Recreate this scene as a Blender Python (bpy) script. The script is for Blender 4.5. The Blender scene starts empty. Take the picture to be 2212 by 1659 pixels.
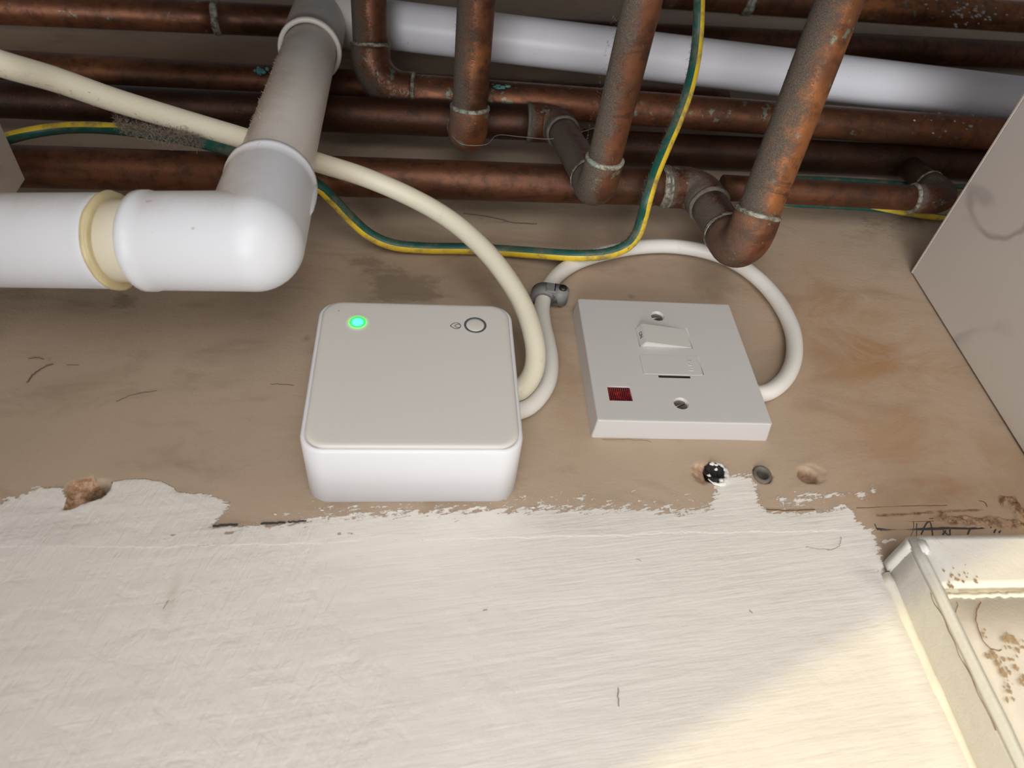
import bpy, bmesh, math, random
import numpy as np
from mathutils import Vector, Matrix, noise
random.seed(7); np.random.seed(7)
D = bpy.data; SC = bpy.context.scene; COL = SC.collection
PI = math.pi

# ------------------------------------------------------------------ camera
# world: wall is the plane y=0, x to the right, z up the wall, the viewer at -y
F = 1596.34
CR = Vector((0.99328564, -0.09486357, -0.06621584))
CU = Vector((-0.01421639, -0.66811883, 0.74391876))
CB = Vector((-0.11481084, -0.73798247, -0.66498146))
CC = Vector((-0.120856180, -0.269120853, -0.251712274))
cam = D.cameras.new('camera'); camo = D.objects.new('camera', cam); COL.objects.link(camo)
m = Matrix.Identity(4)
for i in range(3):
    m[i][0] = CR[i]; m[i][1] = CU[i]; m[i][2] = CB[i]; m[i][3] = CC[i]
camo.matrix_world = m
cam.sensor_fit = 'HORIZONTAL'; cam.sensor_width = 36; cam.lens = F / 2212 * 36
cam.clip_start = 0.01; cam.clip_end = 50
cam.dof.use_dof = True; cam.dof.focus_distance = 0.375; cam.dof.aperture_fstop = 13.0
SC.camera = camo

# ------------------------------------------------------------------ light
SC.view_settings.view_transform = 'Standard'
try: SC.view_settings.look = 'None'
except Exception: pass
SC.view_settings.gamma = 1.0; SC.view_settings.use_curve_mapping = False
SC.view_settings.exposure = 0.0
W = D.worlds.new('world'); SC.world = W; W.use_nodes = True
bg = W.node_tree.nodes['Background']; bg.inputs[0].default_value = (0.95, 0.96, 1.0, 1); bg.inputs[1].default_value = 0.16

def look(o, tgt):
    d = Vector(tgt) - o.location
    o.rotation_euler = d.to_track_quat('-Z', 'Y').to_euler()
def area(name, loc, tgt, sx, sy, e, col):
    al = D.lights.new(name, 'AREA'); al.shape = 'RECTANGLE'; al.size = sx; al.size_y = sy; al.energy = e; al.color = col
    o = D.objects.new(name, al); COL.objects.link(o); o.location = loc; look(o, tgt)
area('added_low_light', (-0.55, -0.72, -2.0), (0, 0, .05), 1.1, .6, 31.0, (.97, .985, 1.0))  # unseen area lamp added for the strong light from below
area('added_front_light', (-0.22, -1.00, -0.62), (0, 0, -.05), .9, .55, 9.4, (1.0, .98, .95))  # area lamp added to light the front, cut off above by the casing
sl = D.lights.new('sun', 'SUN'); sl.energy = 1.55; sl.color = (1.0, 0.81, 0.34); sl.angle = math.radians(0.8)
slo = D.objects.new('sun', sl); COL.objects.link(slo)
SUN = Vector((-0.60, -0.75, -0.378)).normalized()
slo.rotation_euler = (-SUN).to_track_quat('-Z', 'Y').to_euler()

# ------------------------------------------------------------------ mapping helpers (measured survey of the place)
def ray(x, y):
    return (CR * ((x - 1106) / F) - CU * ((y - 829.5) / F) - CB)
def at(x, y, d=0.0):            # point seen at x,y that stands d metres off the wall
    r = ray(x, y); t = (-d - CC.y) / r.y
    return CC + r * t
def att(x, y, t): return CC + ray(x, y) * t

# ------------------------------------------------------------------ object helpers
def link(name, me, mat=None, parent=None, smooth=True):
    o = D.objects.new(name, me); COL.objects.link(o)
    mats = mat if isinstance(mat, (list, tuple)) else [mat]
    for mm in mats:
        if mm is not None: me.materials.append(mm)
    if parent is not None: o.parent = parent
    if smooth:
        me.polygons.foreach_set('use_smooth', [True] * len(me.polygons))
    return o
def obj(name, bm, mat=None, parent=None, smooth=True, normals=True):
    me = D.meshes.new(name)
    if normals: bmesh.ops.recalc_face_normals(bm, faces=bm.faces)
    bm.to_mesh(me); bm.free()
    return link(name, me, mat, parent, smooth)
def tag(o, label=None, cat=None, group=None, kind=None):
    if label: o['label'] = label
    if cat: o['category'] = cat
    if group: o['group'] = group
    if kind: o['kind'] = kind
    return o
def thing(name, label, cat, loc=(0, 0, 0), group=None):
    o = D.objects.new(name, None); COL.objects.link(o); o.location = loc; o.empty_display_size = 0.01
    return tag(o, label, cat, group)
def at_loc(root, o):            # keep world coordinates of a mesh built in world space
    o.location = -Vector(root.location)
    return o

def frames(pts):
    n = len(pts); T = []
    for i in range(n):
        a = pts[max(0, i - 1)]; b = pts[min(n - 1, i + 1)]
        T.append((b - a).normalized())
    ref = Vector((0, -1, 0))
    if abs(T[0].dot(ref)) > 0.95: ref = Vector((1, 0, 0))
    N = (ref - T[0] * ref.dot(T[0])).normalized(); Ns = [N]
    for i in range(1, n):
        N = Ns[-1] - T[i] * Ns[-1].dot(T[i]); Ns.append(N.normalized())
    return T, Ns
def sweep(bm, pts, rad, seg=28, caps=True, mi=None, wob=0, sx=1.0, rot=None):
    pts = [Vector(p) for p in pts]; n = len(pts)
    rads = rad if isinstance(rad, (list, tuple)) else [rad] * n
    T, Ns = frames(pts); rings = []
    for i in range(n):
        Bn = T[i].cross(Ns[i]); ring = []
        a0 = rot(i / n) if rot else 0.0
        for k in range(seg):
            a = 2 * PI * k / seg + a0
            rr = rads[i]
            if wob: rr *= 1 + wob * noise.noise(Vector((math.cos(a) * 1.5, math.sin(a) * 1.5, i * 0.6)) + pts[i] * 80)
            ring.append(bm.verts.new(pts[i] + Ns[i] * (math.cos(a) * rr) + Bn * (math.sin(a) * rr * sx)))
        rings.append(ring)
    for i in range(n - 1):
        for k in range(seg):
            f = bm.faces.new((rings[i][k], rings[i][(k + 1) % seg], rings[i + 1][(k + 1) % seg], rings[i + 1][k]))
            if mi: f.material_index = mi(i, k, Ns[i], T[i], 2 * PI * (k + .5) / seg)
    if caps:
        bm.faces.new(rings[0][::-1]); bm.faces.new(rings[-1])
def catmull(P, per=10):
    P = [Vector(p) for p in P]; Q = [P[0] * 2 - P[1]] + P + [P[-1] * 2 - P[-2]]; out = []
    for i in range(1, len(Q) - 2):
        p0, p1, p2, p3 = Q[i - 1:i + 3]
        for k in range(per):
            t = k / per
            out.append(0.5 * ((2 * p1) + (p2 - p0) * t + (2 * p0 - 5 * p1 + 4 * p2 - p3) * t * t + (3 * p1 - p0 - 3 * p2 + p3) * t ** 3))
    out.append(P[-1]); return out
def arc(A, P, B, r, n=12):      # rounded corner at P between A and B
    u = (A - P).normalized(); v = (B - P).normalized()
    th = u.angle(v); tl = r / math.tan(th / 2)
    a = P + u * tl; b = P + v * tl
    bis = (u + v).normalized(); c = P + bis * (r / math.sin(th / 2))
    e1 = (a - c).normalized(); e2 = (b - c); ang = e1.angle(e2.normalized())
    e2 = (e2 - e1 * e2.dot(e1)).normalized()
    return [c + e1 * (r * math.cos(ang * k / n)) + e2 * (r * math.sin(ang * k / n)) for k in range(n + 1)], tl
def elbow_pts(A, P, B, r, sock):
    pts, tl = arc(A, P, B, r); u = (A - P).normalized(); v = (B - P).normalized()
    return [P + u * (tl + sock)] + [P + u * (tl + sock * .5)] + pts + [P + v * (tl + sock * .5)] + [P + v * (tl + sock)], tl + sock
def straight(a, b, step=0.012):
    n = max(2, int((b - a).length / step)); return [a.lerp(b, k / n) for k in range(n + 1)]
def tube(name, pts, r, mat, parent, seg=28, **k):
    bm = bmesh.new(); sweep(bm, pts, r, seg, **k); o = obj(name, bm, mat, parent); return o
def ring(name, c, ax, r, w, mat, parent, thick=0.0008, wob=0.0, seg=36):
    ax = ax.normalized(); n = 8; pts = []; rr = []
    for k in range(n + 1):
        s = k / n * 2 - 1
        pts.append(c + ax * (s * w / 2)); rr.append(r + thick * math.sqrt(max(0, 1 - s * s)))
    bm = bmesh.new(); sweep(bm, pts, rr, seg, wob=wob); return obj(name, bm, mat, parent)
def box(bm, x0, x1, y0, y1, z0, z1, bev=0.0):
    r = bmesh.ops.create_cube(bm, size=1); vs = r['verts']
    for v in vs:
        v.co = Vector(((x0 + x1) / 2 + v.co.x * (x1 - x0), (y0 + y1) / 2 + v.co.y * (y1 - y0), (z0 + z1) / 2 + v.co.z * (z1 - z0)))
    if bev:
        es = list({e for v in vs for e in v.link_edges})
        bmesh.ops.bevel(bm, geom=es, offset=bev, segments=3, affect='EDGES', profile=0.5)
def rrect(cx, cz, w, h, r, n=8):
    out = []
    for (sx, sz, a0) in ((1, 1, 0), (-1, 1, 90), (-1, -1, 180), (1, -1, 270)):
        for k in range(n + 1):
            a = math.radians(a0 + 90 * k / n)
            out.append((cx + sx * (w / 2 - r) + r * math.cos(a), cz + sz * (h / 2 - r) + r * math.sin(a)))
    return out
def stack(bm, rings_, cap0=True, cap1=True):   # rings_: list of (list of (x,z), y)
    R = [[bm.verts.new((x, y, z)) for x, z in pts] for pts, y in rings_]
    n = len(R[0])
    for a, b in zip(R, R[1:]):
        for k in range(n): bm.faces.new((a[k], a[(k + 1) % n], b[(k + 1) % n], b[k]))
    if cap0: bm.faces.new(R[0])
    if cap1: bm.faces.new(R[-1][::-1])
    return R
def ribbon(name, pts, w, mat, parent, lift=0.0002, nrm=Vector((0, -1, 0))):
    # thin flat drawn line lying on a surface
    P = [Vector(p) + nrm * lift for p in pts]; bm = bmesh.new(); pa = None
    for i, p in enumerate(P):
        t = (P[min(i + 1, len(P) - 1)] - P[max(i - 1, 0)]).normalized(); s = t.cross(nrm).normalized()
        ww = w[i] if isinstance(w, list) else w
        a = bm.verts.new(p + s * ww / 2); b = bm.verts.new(p - s * ww / 2); c = bm.verts.new(p + nrm * 0.00008)
        if pa:
            bm.faces.new((pa[0], a, c, pa[2])); bm.faces.new((pa[2], c, b, pa[1]))
        pa = (a, b, c)
    return obj(name, bm, mat, parent)

# ------------------------------------------------------------------ materials
def lin(c):
    return tuple(((v / 255) / 12.92 if v / 255 <= .04045 else ((v / 255 + .055) / 1.055) ** 2.4) for v in c)
class Mt:
    def __init__(s, name):
        s.m = D.materials.new(name); s.m.use_nodes = True; s.t = s.m.node_tree; s.b = s.t.nodes['Principled BSDF']
    def n(s, ty, **k):
        nd = s.t.nodes.new(ty)
        for a, v in k.items(): setattr(nd, a, v)
        return nd
    def L(s, a, b): s.t.links.new(a, b)
    def put(s, sock, v):
        if isinstance(v, bpy.types.NodeSocket): s.L(v, sock)
        elif isinstance(v, (tuple, list)) and len(v) == 3 and sock.type == 'RGBA': sock.default_value = (*v, 1)
        elif isinstance(v, (int, float)) and sock.type == 'RGBA': sock.default_value = (v, v, v, 1)
        else: sock.default_value = v
    def math(s, op, a, b=None, c=None, clamp=False):
        nd = s.n('ShaderNodeMath', operation=op, use_clamp=clamp)
        s.put(nd.inputs[0], a)
        if b is not None: s.put(nd.inputs[1], b)
        if c is not None: s.put(nd.inputs[2], c)
        return nd.outputs[0]
    def mix(s, f, a, b, mode='MIX'):
        nd = s.n('ShaderNodeMix', data_type='RGBA', blend_type=mode)
        s.put(nd.inputs[0], f); s.put(nd.inputs[6], a); s.put(nd.inputs[7], b); return nd.outputs[2]
    def ramp(s, v, a, b, lo=0.0, hi=1.0):
        nd = s.n('ShaderNodeMapRange', interpolation_type='SMOOTHSTEP')
        s.put(nd.inputs[0], v); s.put(nd.inputs[1], a); s.put(nd.inputs[2], b); s.put(nd.inputs[3], lo); s.put(nd.inputs[4], hi)
        return nd.outputs[0]
    def pos(s): return s.n('ShaderNodeNewGeometry').outputs['Position']
    def nrm(s): return s.n('ShaderNodeNewGeometry').outputs['Normal']
    def xyz(s, v):
        nd = s.n('ShaderNodeSeparateXYZ'); s.L(v, nd.inputs[0]); return nd.outputs
    def mapp(s, v, sc=(1, 1, 1), rot=(0, 0, 0), loc=(0, 0, 0)):
        nd = s.n('ShaderNodeMapping'); s.L(v, nd.inputs[0]); nd.inputs[1].default_value = loc; nd.inputs[2].default_value = rot; nd.inputs[3].default_value = sc
        return nd.outputs[0]
    def rs(s, v, sc, ry): return s.mapp(s.mapp(v, rot=(0, ry, 0)), sc=sc)
    def noise(s, v, sc, det=3, rough=.5, dist=0):
        nd = s.n('ShaderNodeTexNoise'); s.L(v, nd.inputs['Vector']); nd.inputs['Scale'].default_value = sc
        nd.inputs['Detail'].default_value = det; nd.inputs['Roughness'].default_value = rough; nd.inputs['Distortion'].default_value = dist
        return nd.outputs['Fac']
    def attr(s, name):
        nd = s.n('ShaderNodeAttribute', attribute_name=name); return nd.outputs['Fac']
    def bump(s, h, strength=1.0, dist=0.001):
        nd = s.n('ShaderNodeBump'); nd.inputs['Strength'].default_value = strength; nd.inputs['Distance'].default_value = dist
        s.put(nd.inputs['Height'], h); s.L(nd.outputs[0], s.b.inputs['Normal'])
    def set(s, col=None, rough=None, metal=None, spec=None):
        if col is not None: s.put(s.b.inputs['Base Color'], col)
        if rough is not None: s.put(s.b.inputs['Roughness'], rough)
        if metal is not None: s.put(s.b.inputs['Metallic'], metal)
        if spec is not None: s.put(s.b.inputs['Specular IOR Level'], spec)
        return s.m

def m_plain(name, col, rough=.45, var=.06, sc=60, bump=.0001, metal=0, spec=.5):
    M = Mt(name); p = M.pos(); n = M.noise(p, sc, 3)
    c = M.mix(n, tuple(v * (1 - var) for v in col), tuple(min(1, v * (1 + var)) for v in col))
    M.bump(M.noise(p, sc * 25, 2), 0.35, bump); return M.set(c, rough, metal, spec)

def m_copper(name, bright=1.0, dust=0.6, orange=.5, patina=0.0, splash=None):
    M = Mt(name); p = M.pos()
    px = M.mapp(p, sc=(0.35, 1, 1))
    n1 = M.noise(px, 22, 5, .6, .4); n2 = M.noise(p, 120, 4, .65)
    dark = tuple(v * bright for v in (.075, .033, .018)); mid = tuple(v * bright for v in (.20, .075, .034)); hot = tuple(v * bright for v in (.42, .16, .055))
    c = M.mix(M.ramp(n1, .30, .62), dark, mid)
    c = M.mix(M.math('MULTIPLY', M.ramp(M.noise(px, 14, 4, .55, .8), .72 - .35 * orange, .9 - .3 * orange), .8), c, hot)
    c = M.mix(M.math('MULTIPLY', M.ramp(M.noise(p, 70, 3, .6), .58, .68), .35), c, tuple(v * bright for v in (.16, .05, .045)))
    c = M.mix(M.math('MULTIPLY', M.ramp(n2, .42, .7), .6), c, tuple(v * .4 for v in dark))
    c = M.mix(M.math('MULTIPLY', M.ramp(M.noise(px, 33, 5, .65, 1.2), .56, .62), .55), c, tuple(v * .7 for v in dark))
    c = M.mix(M.math('MULTIPLY', M.ramp(M.noise(p, 900, 2, .8), .68, .75), .35), c, (.42, .30, .22))
    dm = 0.0
    if patina:
        pm = M.math('MULTIPLY', M.ramp(M.noise(p, 95, 4, .7), .62 - .12 * patina, .68 - .08 * patina), .8)
        c = M.mix(pm, c, (.20, .25, .19))
    if dust:
        nx = M.xyz(M.nrm()); f = M.math('MULTIPLY_ADD', nx[0], -.78, .06)      # settled dust on the side that hangs upward in the place
        f = M.math('ADD', f, M.math('MULTIPLY', M.math('SUBTRACT', M.noise(p, 60, 5, .7), .5), 1.5))
        f = M.math('MULTIPLY', M.ramp(M.math('ADD', f, M.math('MULTIPLY', M.math('SUBTRACT', M.noise(p, 700, 3, .8), .5), .9)), .02, .62), dust)
        fine = M.ramp(M.noise(p, 2000, 3, .85), .36, .68)
        c = M.mix(f, c, M.mix(fine, (.060, .046, .035), (.165, .128, .097)))
        dm = f
    metal = M.math('SUBTRACT', .60, dm, clamp=True) if dust else .6
    rough = M.math('ADD', .33, M.math('MULTIPLY', n1, .28))
    if dust: rough = M.math('ADD', rough, M.math('MULTIPLY', dm, .5))
    h = M.math('MULTIPLY', M.noise(p, 900, 3, .7), .25)
    h = M.math('ADD', h, M.math('MULTIPLY', M.noise(p, 70, 2), .4))
    if dust: h = M.math('ADD', h, M.math('MULTIPLY', M.math('MULTIPLY', dm, M.noise(p, 1400, 2, .8)), 1.6))
    M.bump(h, .6, .0006)
    return M.set(c, rough, metal)

def m_pvc(name, base=(.80, .79, .80), dust=.5, yellow=0.0):
    M = Mt(name); p = M.pos(); nx = M.xyz(M.nrm())
    c = M.mix(M.noise(p, 40, 3), tuple(v * .96 for v in base), base)
    if dust:
        f = M.math('MULTIPLY_ADD', nx[0], -.60, .12)
        f = M.math('ADD', f, M.math('MULTIPLY', nx[2], .62))  # upward faces toned darker too: their shade painted in with the dust
        f = M.math('ADD', f, M.math('MULTIPLY', M.math('SUBTRACT', M.noise(p, 45, 5, .7), .5), .7))
        f = M.math('MULTIPLY', M.ramp(f, -.1, .75), dust)
        c = M.mix(f, c, M.mix(M.noise(p, 900, 2, .8), (.34, .25, .175), (.52, .42, .32)))
    sp = M.ramp(M.noise(p, 230, 2, .5), .735, .77)
    c = M.mix(M.math('MULTIPLY', sp, .45), c, (.32, .26, .2))
    if yellow:
        c = M.mix(M.math('MULTIPLY', M.ramp(M.noise(p, 30, 3), .3, .7), yellow), c, (.66, .52, .27))
    M.bump(M.noise(p, 1200, 2), .3, .00012)
    return M.set(c, .38, 0, .4)

MAT = {}
MAT['pvc'] = m_pvc('white_pvc', dust=.55)
MAT['pvc_clean'] = m_pvc('white_pvc_clean', (.90, .89, .95), dust=.06)
MAT['pvc_riser'] = m_pvc('white_pvc_dusty', (.80, .75, .70), dust=1.0)
MAT['pvc_front'] = m_pvc('white_pvc_front', (.70, .715, .76), dust=.75)
MAT['pvc_yellow'] = m_pvc('aged_pvc', (.70, .665, .58), dust=.5, yellow=.25)
MAT['glue'] = m_plain('solvent_bead', (.62, .52, .30), .4, .25, 150)
MAT['cu'] = m_copper('copper_bare', .9, .25, .40, 0)
MAT['cu_bright'] = m_copper('copper_warm', 1.15, .3, .6, .06)
MAT['cu_shade'] = m_copper('copper_shade', .38, .25, .0)  # darkened copy of the copper, shade worked into its colour
MAT['cu_riser'] = m_copper('copper_riser', .95, 1.0, .45, 0)
MAT['cu_fit'] = m_copper('copper_fitting', .95, .95, .45, .7)
MAT['cu_fit_dark'] = m_copper('copper_fitting_dusty', .8, 1.0, .1, .2)
MAT['cu_low'] = m_copper('copper_low', .8, .15, .4, 0)
M = Mt('solder'); p = M.pos()
c = M.mix(M.ramp(M.noise(p, 260, 4, .7), .35, .65), (.10, .085, .06), (.38, .37, .30))
c = M.mix(M.ramp(M.noise(p, 160, 2), .62, .7), c, (.25, .34, .28)); M.bump(M.noise(p, 700, 3, .7), .8, .0008)
MAT['solder'] = M.set(c, .55, .25)
MAT['solder_dark'] = m_plain('solder_dusty', (.115, .10, .08), .8, .6, 400, .0005)
MAT['dust_light'] = m_plain('dust_light', (.36, .29, .23), .95, .3)
MAT['verd'] = m_plain('verdigris', (.11, .33, .32), .8, .5, 500, .0005)
MAT['splash'] = m_plain('dried_paint_drops', (.50, .52, .52), .6, .25, 300)
MAT['dust'] = m_plain('dust', (.17, .135, .105), .95, .4, 600, .0004)
MAT['web'] = m_plain('cobweb', (.30, .26, .22), .8, .1)
MAT['cable'] = None
def m_cable(name, base, green=0):
    M = Mt(name); p = M.pos(); c = M.mix(M.noise(p, 30, 4), tuple(v * .93 for v in base), base)
    sp = M.math('MULTIPLY', M.ramp(M.noise(p, 160, 5, .75), .60, .70), .22)
    c = M.mix(sp, c, (.38, .33, .22))
    M.bump(M.noise(p, 500, 2), .25, .0002); return M.set(c, .42, 0, .4)
MAT['cable'] = m_cable('cream_cable', (.72, .67, .53))
MAT['cable_w'] = m_cable('white_cable', (.72, .69, .64))
def m_earth(name, base):
    M = Mt(name); p = M.pos(); f = M.math('MULTIPLY', M.ramp(M.noise(p, 75, 6, .75), .44, .66), .75)
    c = M.mix(f, base, (.16, .13, .09)); M.bump(M.noise(p, 500, 2), .3, .0002); return M.set(c, .42, 0, .4)
MAT['yel'] = m_earth('earth_yellow', (.72, .50, .03)); MAT['grn'] = m_earth('earth_green', (.012, .085, .065))
MAT['hub'] = m_plain('hub_white', (.69, .69, .715), .42, .01, 20, .00003)
MAT['hubp'] = m_plain('hub_plate', (.60, .575, .535), .36, .01, 20, .00003)
MAT['fcu'] = m_plain('switch_white', (.52, .50, .485), .38, .02, 30, .00003)
MAT['fcu2'] = m_plain('switch_rocker_white', (.55, .545, .51), .35, .02, 30, .00003)
MAT['dark'] = m_plain('recess_shade', (.012, .011, .010), .6, .1)  # near-black put in the switch openings for the shade inside them
MAT['ink'] = m_plain('dark_print', (.055, .05, .05), .5, .1)
MAT['btn'] = m_plain('button_ring', (.085, .095, .10), .35, .1)
MAT['steel'] = m_plain('screw_steel', (.30, .27, .23), .35, .3, 400, .0001, metal=.9)
MAT['clip'] = m_plain('clip_grey', (.19, .185, .18), .5, .08, 80)
MAT['brass'] = m_plain('nail_brass', (.40, .24, .12), .4, .2, 200, metal=.8)
MAT['plug'] = m_plain('plug_brown', (.13, .11, .09), .7, .5, 500, .0004)
MAT['tar'] = m_plain('plug_black', (.012, .008, .008), .6, .5, 400, .001)
MAT['wpaint'] = m_plain('white_paint', (.70, .68, .64), .4, .03, 300, .0003)
MAT['pencil'] = m_plain('pencil', (.045, .04, .04), .7, .4, 900)
MAT['rust'] = m_plain('rust_line', (.17, .075, .03), .8, .4, 500)
MAT['scratch'] = m_plain('scratch', (.15, .115, .085), .8, .4, 500)
M = Mt('neon_red'); p = M.pos(); v = M.math('SINE', M.math('MULTIPLY', M.xyz(p)[0], 6500.0))
c = M.mix(M.ramp(M.noise(p, 350, 2), .5, .7), (.10, .002, .004), (.34, .008, .008)); M.bump(v, .5, .0004)
MAT['neon'] = M.set(c, .15, 0, .6)
# led and its glowing surround (glow painted as emission on added discs)
M = Mt('led'); M.b.inputs['Base Color'].default_value = (.1, .6, .6, 1)
M.b.inputs['Emission Color'].default_value = (.10, .98, .72, 1); M.b.inputs['Emission Strength'].default_value = 1.3; MAT['led'] = M.m
M = Mt('led_ring'); M.b.inputs['Base Color'].default_value = (.05, .5, .08, 1)
M.b.inputs['Emission Color'].default_value = (.02, .80, .07, 1); M.b.inputs['Emission Strength'].default_value = 1.0; MAT['ledring'] = M.m
M = Mt('led_halo'); a = M.attr('fall'); M.set((.60, .575, .535), .36)
M.b.inputs['Emission Color'].default_value = (.12, .9, .10, 1); M.L(M.math('MULTIPLY', a, .75), M.b.inputs['Emission Strength']); MAT['halo'] = M.m
# marble-look laminate
M = Mt('marble_laminate'); p = M.pos()
w = M.mapp(p, sc=(1, 1, .7), rot=(.6, 0, 0)); n1 = M.noise(w, 6.5, 4, .5, .5)
v1 = M.math('SUBTRACT', 1, M.ramp(M.math('ABSOLUTE', M.math('SUBTRACT', n1, .5)), .0, .016))
msk = M.ramp(M.noise(p, 14, 2), .42, .6)
v2 = M.math('MULTIPLY', M.ramp(M.noise(p, 60, 3), .66, .72), .5)
c = M.mix(M.noise(p, 12, 3), (.60, .54, .49), (.66, .595, .545))
c = M.mix(M.math('MULTIPLY', M.math('MULTIPLY', v1, msk), .55), c, (.24, .21, .19))
c = M.mix(M.math('MULTIPLY', v2, .4), c, (.30, .26, .22))
M.bump(M.noise(p, 1500, 2), .15, .0001); MAT['marble'] = M.set(c, .32, 0, .4)
MAT['shade_casing'] = m_plain('casing_enamel', (.35, .34, .33), .4, .03)
MAT['wood'] = m_plain('board_wood', (.30, .22, .15), .6, .2)

# boxing panel paint (yellowed gloss, dirt specks and runs)
def m_box(name, base, speck=.5, brown=.5):
    M = Mt(name); p = M.pos()
    c = M.mix(M.noise(p, 25, 4), tuple(v * .93 for v in base), base)
    c = M.mix(M.math('MULTIPLY', M.ramp(M.noise(p, 1100, 2, .7), .62, .72), speck), c, tuple(v * .55 for v in base))
    st = M.math('MULTIPLY', M.ramp(M.noise(p, 75, 5, .75, .5), .64, .70), M.ramp(M.noise(p, 16, 2), .50, .62))
    c = M.mix(M.math('MULTIPLY', st, brown), c, (.30, .19, .09))
    M.bump(M.math('ADD', M.noise(p, 180, 3), M.math('MULTIPLY', M.noise(p, 900, 3), .4)), .35, .0006)
    return M.set(c, .5, 0, .35)
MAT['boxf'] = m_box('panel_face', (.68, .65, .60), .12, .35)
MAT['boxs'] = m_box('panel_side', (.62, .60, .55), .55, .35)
MAT['boxp'] = m_box('panel_lower', (.66, .61, .56), .1, .8)
MAT['chip'] = m_box('panel_chipped_lip', (.74, .70, .60), .4, .9)

# ------------------------------------------------------------------ WALL with plaster, paint, holes
def zx(px, py): q = at(px, py); return (q.x, q.z)
def axis(segs):
    out = []
    for a, b, st in segs:
        n = max(1, int(round((b - a) / st))); out += [a + (b - a) * k / n for k in range(n)]
    out.append(segs[-1][1]); return np.array(out)
X = axis([(-.66, -.37, .01), (-.37, -.29, .002), (-.29, .18, .0009), (.18, .75, .01)])
Z = axis([(-.50, -.20, .01), (-.20, -.125, .0014), (-.125, -.046, .0007), (-.046, .125, .0015), (.125, .46, .007), (.46, .80, .02)])
XX, ZZ = np.meshgrid(X, Z); GX = XX.ravel(); GZ = ZZ.ravel(); NV = GX.size
gx_px = lambda px: zx(px, 1090)[0]
def smooth(v, a, b):
    t = np.clip((v - a) / (b - a), 0, 1); return t * t * (3 - 2 * t)
def sdpoly(poly):               # signed distance, + inside
    P = np.array(poly); d = np.full(NV, 1e9); ins = np.zeros(NV, bool)
    for i in range(len(P)):
        a = P[i]; b = P[(i + 1) % len(P)]; e = b - a; L = max(e @ e, 1e-12)
        t = np.clip(((GX - a[0]) * e[0] + (GZ - a[1]) * e[1]) / L, 0, 1)
        d = np.minimum(d, np.hypot(GX - a[0] - t * e[0], GZ - a[1] - t * e[1]))
        c = ((a[1] > GZ) != (b[1] > GZ)) & (GX < (b[0] - a[0]) * (GZ - a[1]) / (b[1] - a[1] + 1e-15) + a[0])
        ins ^= c
    return np.where(ins, d, -d)
def sdline(pts):
    P = np.array([zx(*q) for q in pts]); d = np.full(NV, 1e9)
    for a, b in zip(P, P[1:]):
        e = b - a; L = max(e @ e, 1e-12); t = np.clip(((GX - a[0]) * e[0] + (GZ - a[1]) * e[1]) / L, 0, 1)
        d = np.minimum(d, np.hypot(GX - a[0] - t * e[0], GZ - a[1] - t * e[1]))
    return d
def ell(px, py, rx, rz, ang=0):
    x, z = zx(px, py); c, s = math.cos(ang), math.sin(ang); u = (GX - x) * c + (GZ - z) * s; v = -(GX - x) * s + (GZ - z) * c
    return np.hypot(u / rx, v / rz)
edge = [(-60, 1090), (0, 1086), (20, 1070), (54, 1065), (73, 1054), (123, 1048), (140, 1052), (150, 1056), (215, 1056), (233, 1042), (269, 1036), (310, 1034), (348, 1040), (377, 1052), (380, 1060),
        (418, 1064), (456, 1069), (503, 1086), (476, 1121), (460, 1136), (500, 1134), (560, 1132), (620, 1128), (690, 1110), (780, 1104), (890, 1099), (1000, 1096), (1100, 1092), (1200, 1092), (1340, 1092),
        (1400, 1094), (1490, 1096), (1530, 1092), (1540, 1060), (1546, 1030), (1575, 1024), (1625, 1025), (1633, 1045), (1640, 1085), (1652, 1096), (1668, 1102), (1700, 1104), (1760, 1104), (1800, 1095),
        (1822, 1088), (1845, 1100), (1848, 1118), (1860, 1130), (1880, 1140), (1892, 1155), (1900, 1175), (1908, 1200), (1915, 1235)]
E0 = [zx(*q) for q in edge]
poly = E0 + [(.0755, -.12), (.082, -.6), (-.7, -.6), (-.7, E0[0][1])]
sd = sdpoly(poly) * 1000.0
for q in ([(1893, 1163), (1940, 1161), (1928, 1170), (1926, 1177), (1903, 1180)],):
    sd = np.maximum(sd, sdpoly([zx(*p) for p in q]) * 1000)
for (px, py, rx, rz) in ((1690, 1083, .0022, .0035), (1735, 1078, .007, .0020), (1760, 1072, .010, .0018), (1815, 1068, .006, .0013), (1862, 1072, .0034, .0030), (1887, 1064, .0011, .0025), (1722, 1090, .004, .0016), (1784, 1070, .003, .0015)):
    sd = np.maximum(sd, (1 - ell(px, py, rx, rz)) * min(rx, rz) * 1000)
zone_ = smooth(GX, gx_px(480), gx_px(560)) * (1 - smooth(GX, gx_px(1490), gx_px(1540)))
sd = np.where(sd < 0, sd * (1 - .72 * zone_), sd)
for (px, py, rx, rz) in ((734, 1153, .0011, .0008), (757, 1152, .0022, .0007), (495, 1151, .002, .0007), (372, 1155, .0016, .0008), (1655, 1060, .0015, .002)):
    sd = np.where(ell(px, py, rx, rz) < 1, np.minimum(sd, -.4), sd)
sd = np.where(ell(1600, 1060, .006, .004, .4) < 1, sd - 1.0, sd)
# raggedness and streak zones along the edge
rag = np.interp(GX, [gx_px(v) for v in (-100, 60, 140, 240, 370, 400, 500, 560, 640, 700, 1500, 1640, 1860, 1950)], [2.5, 2.0, .6, .25, .3, 1.2, 1.6, 2.0, 3.5, 4.5, 4.5, 2.0, 2.6, 1.5])
hole = np.zeros(NV); dep = np.zeros(NV); rawp = np.zeros(NV)
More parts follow.
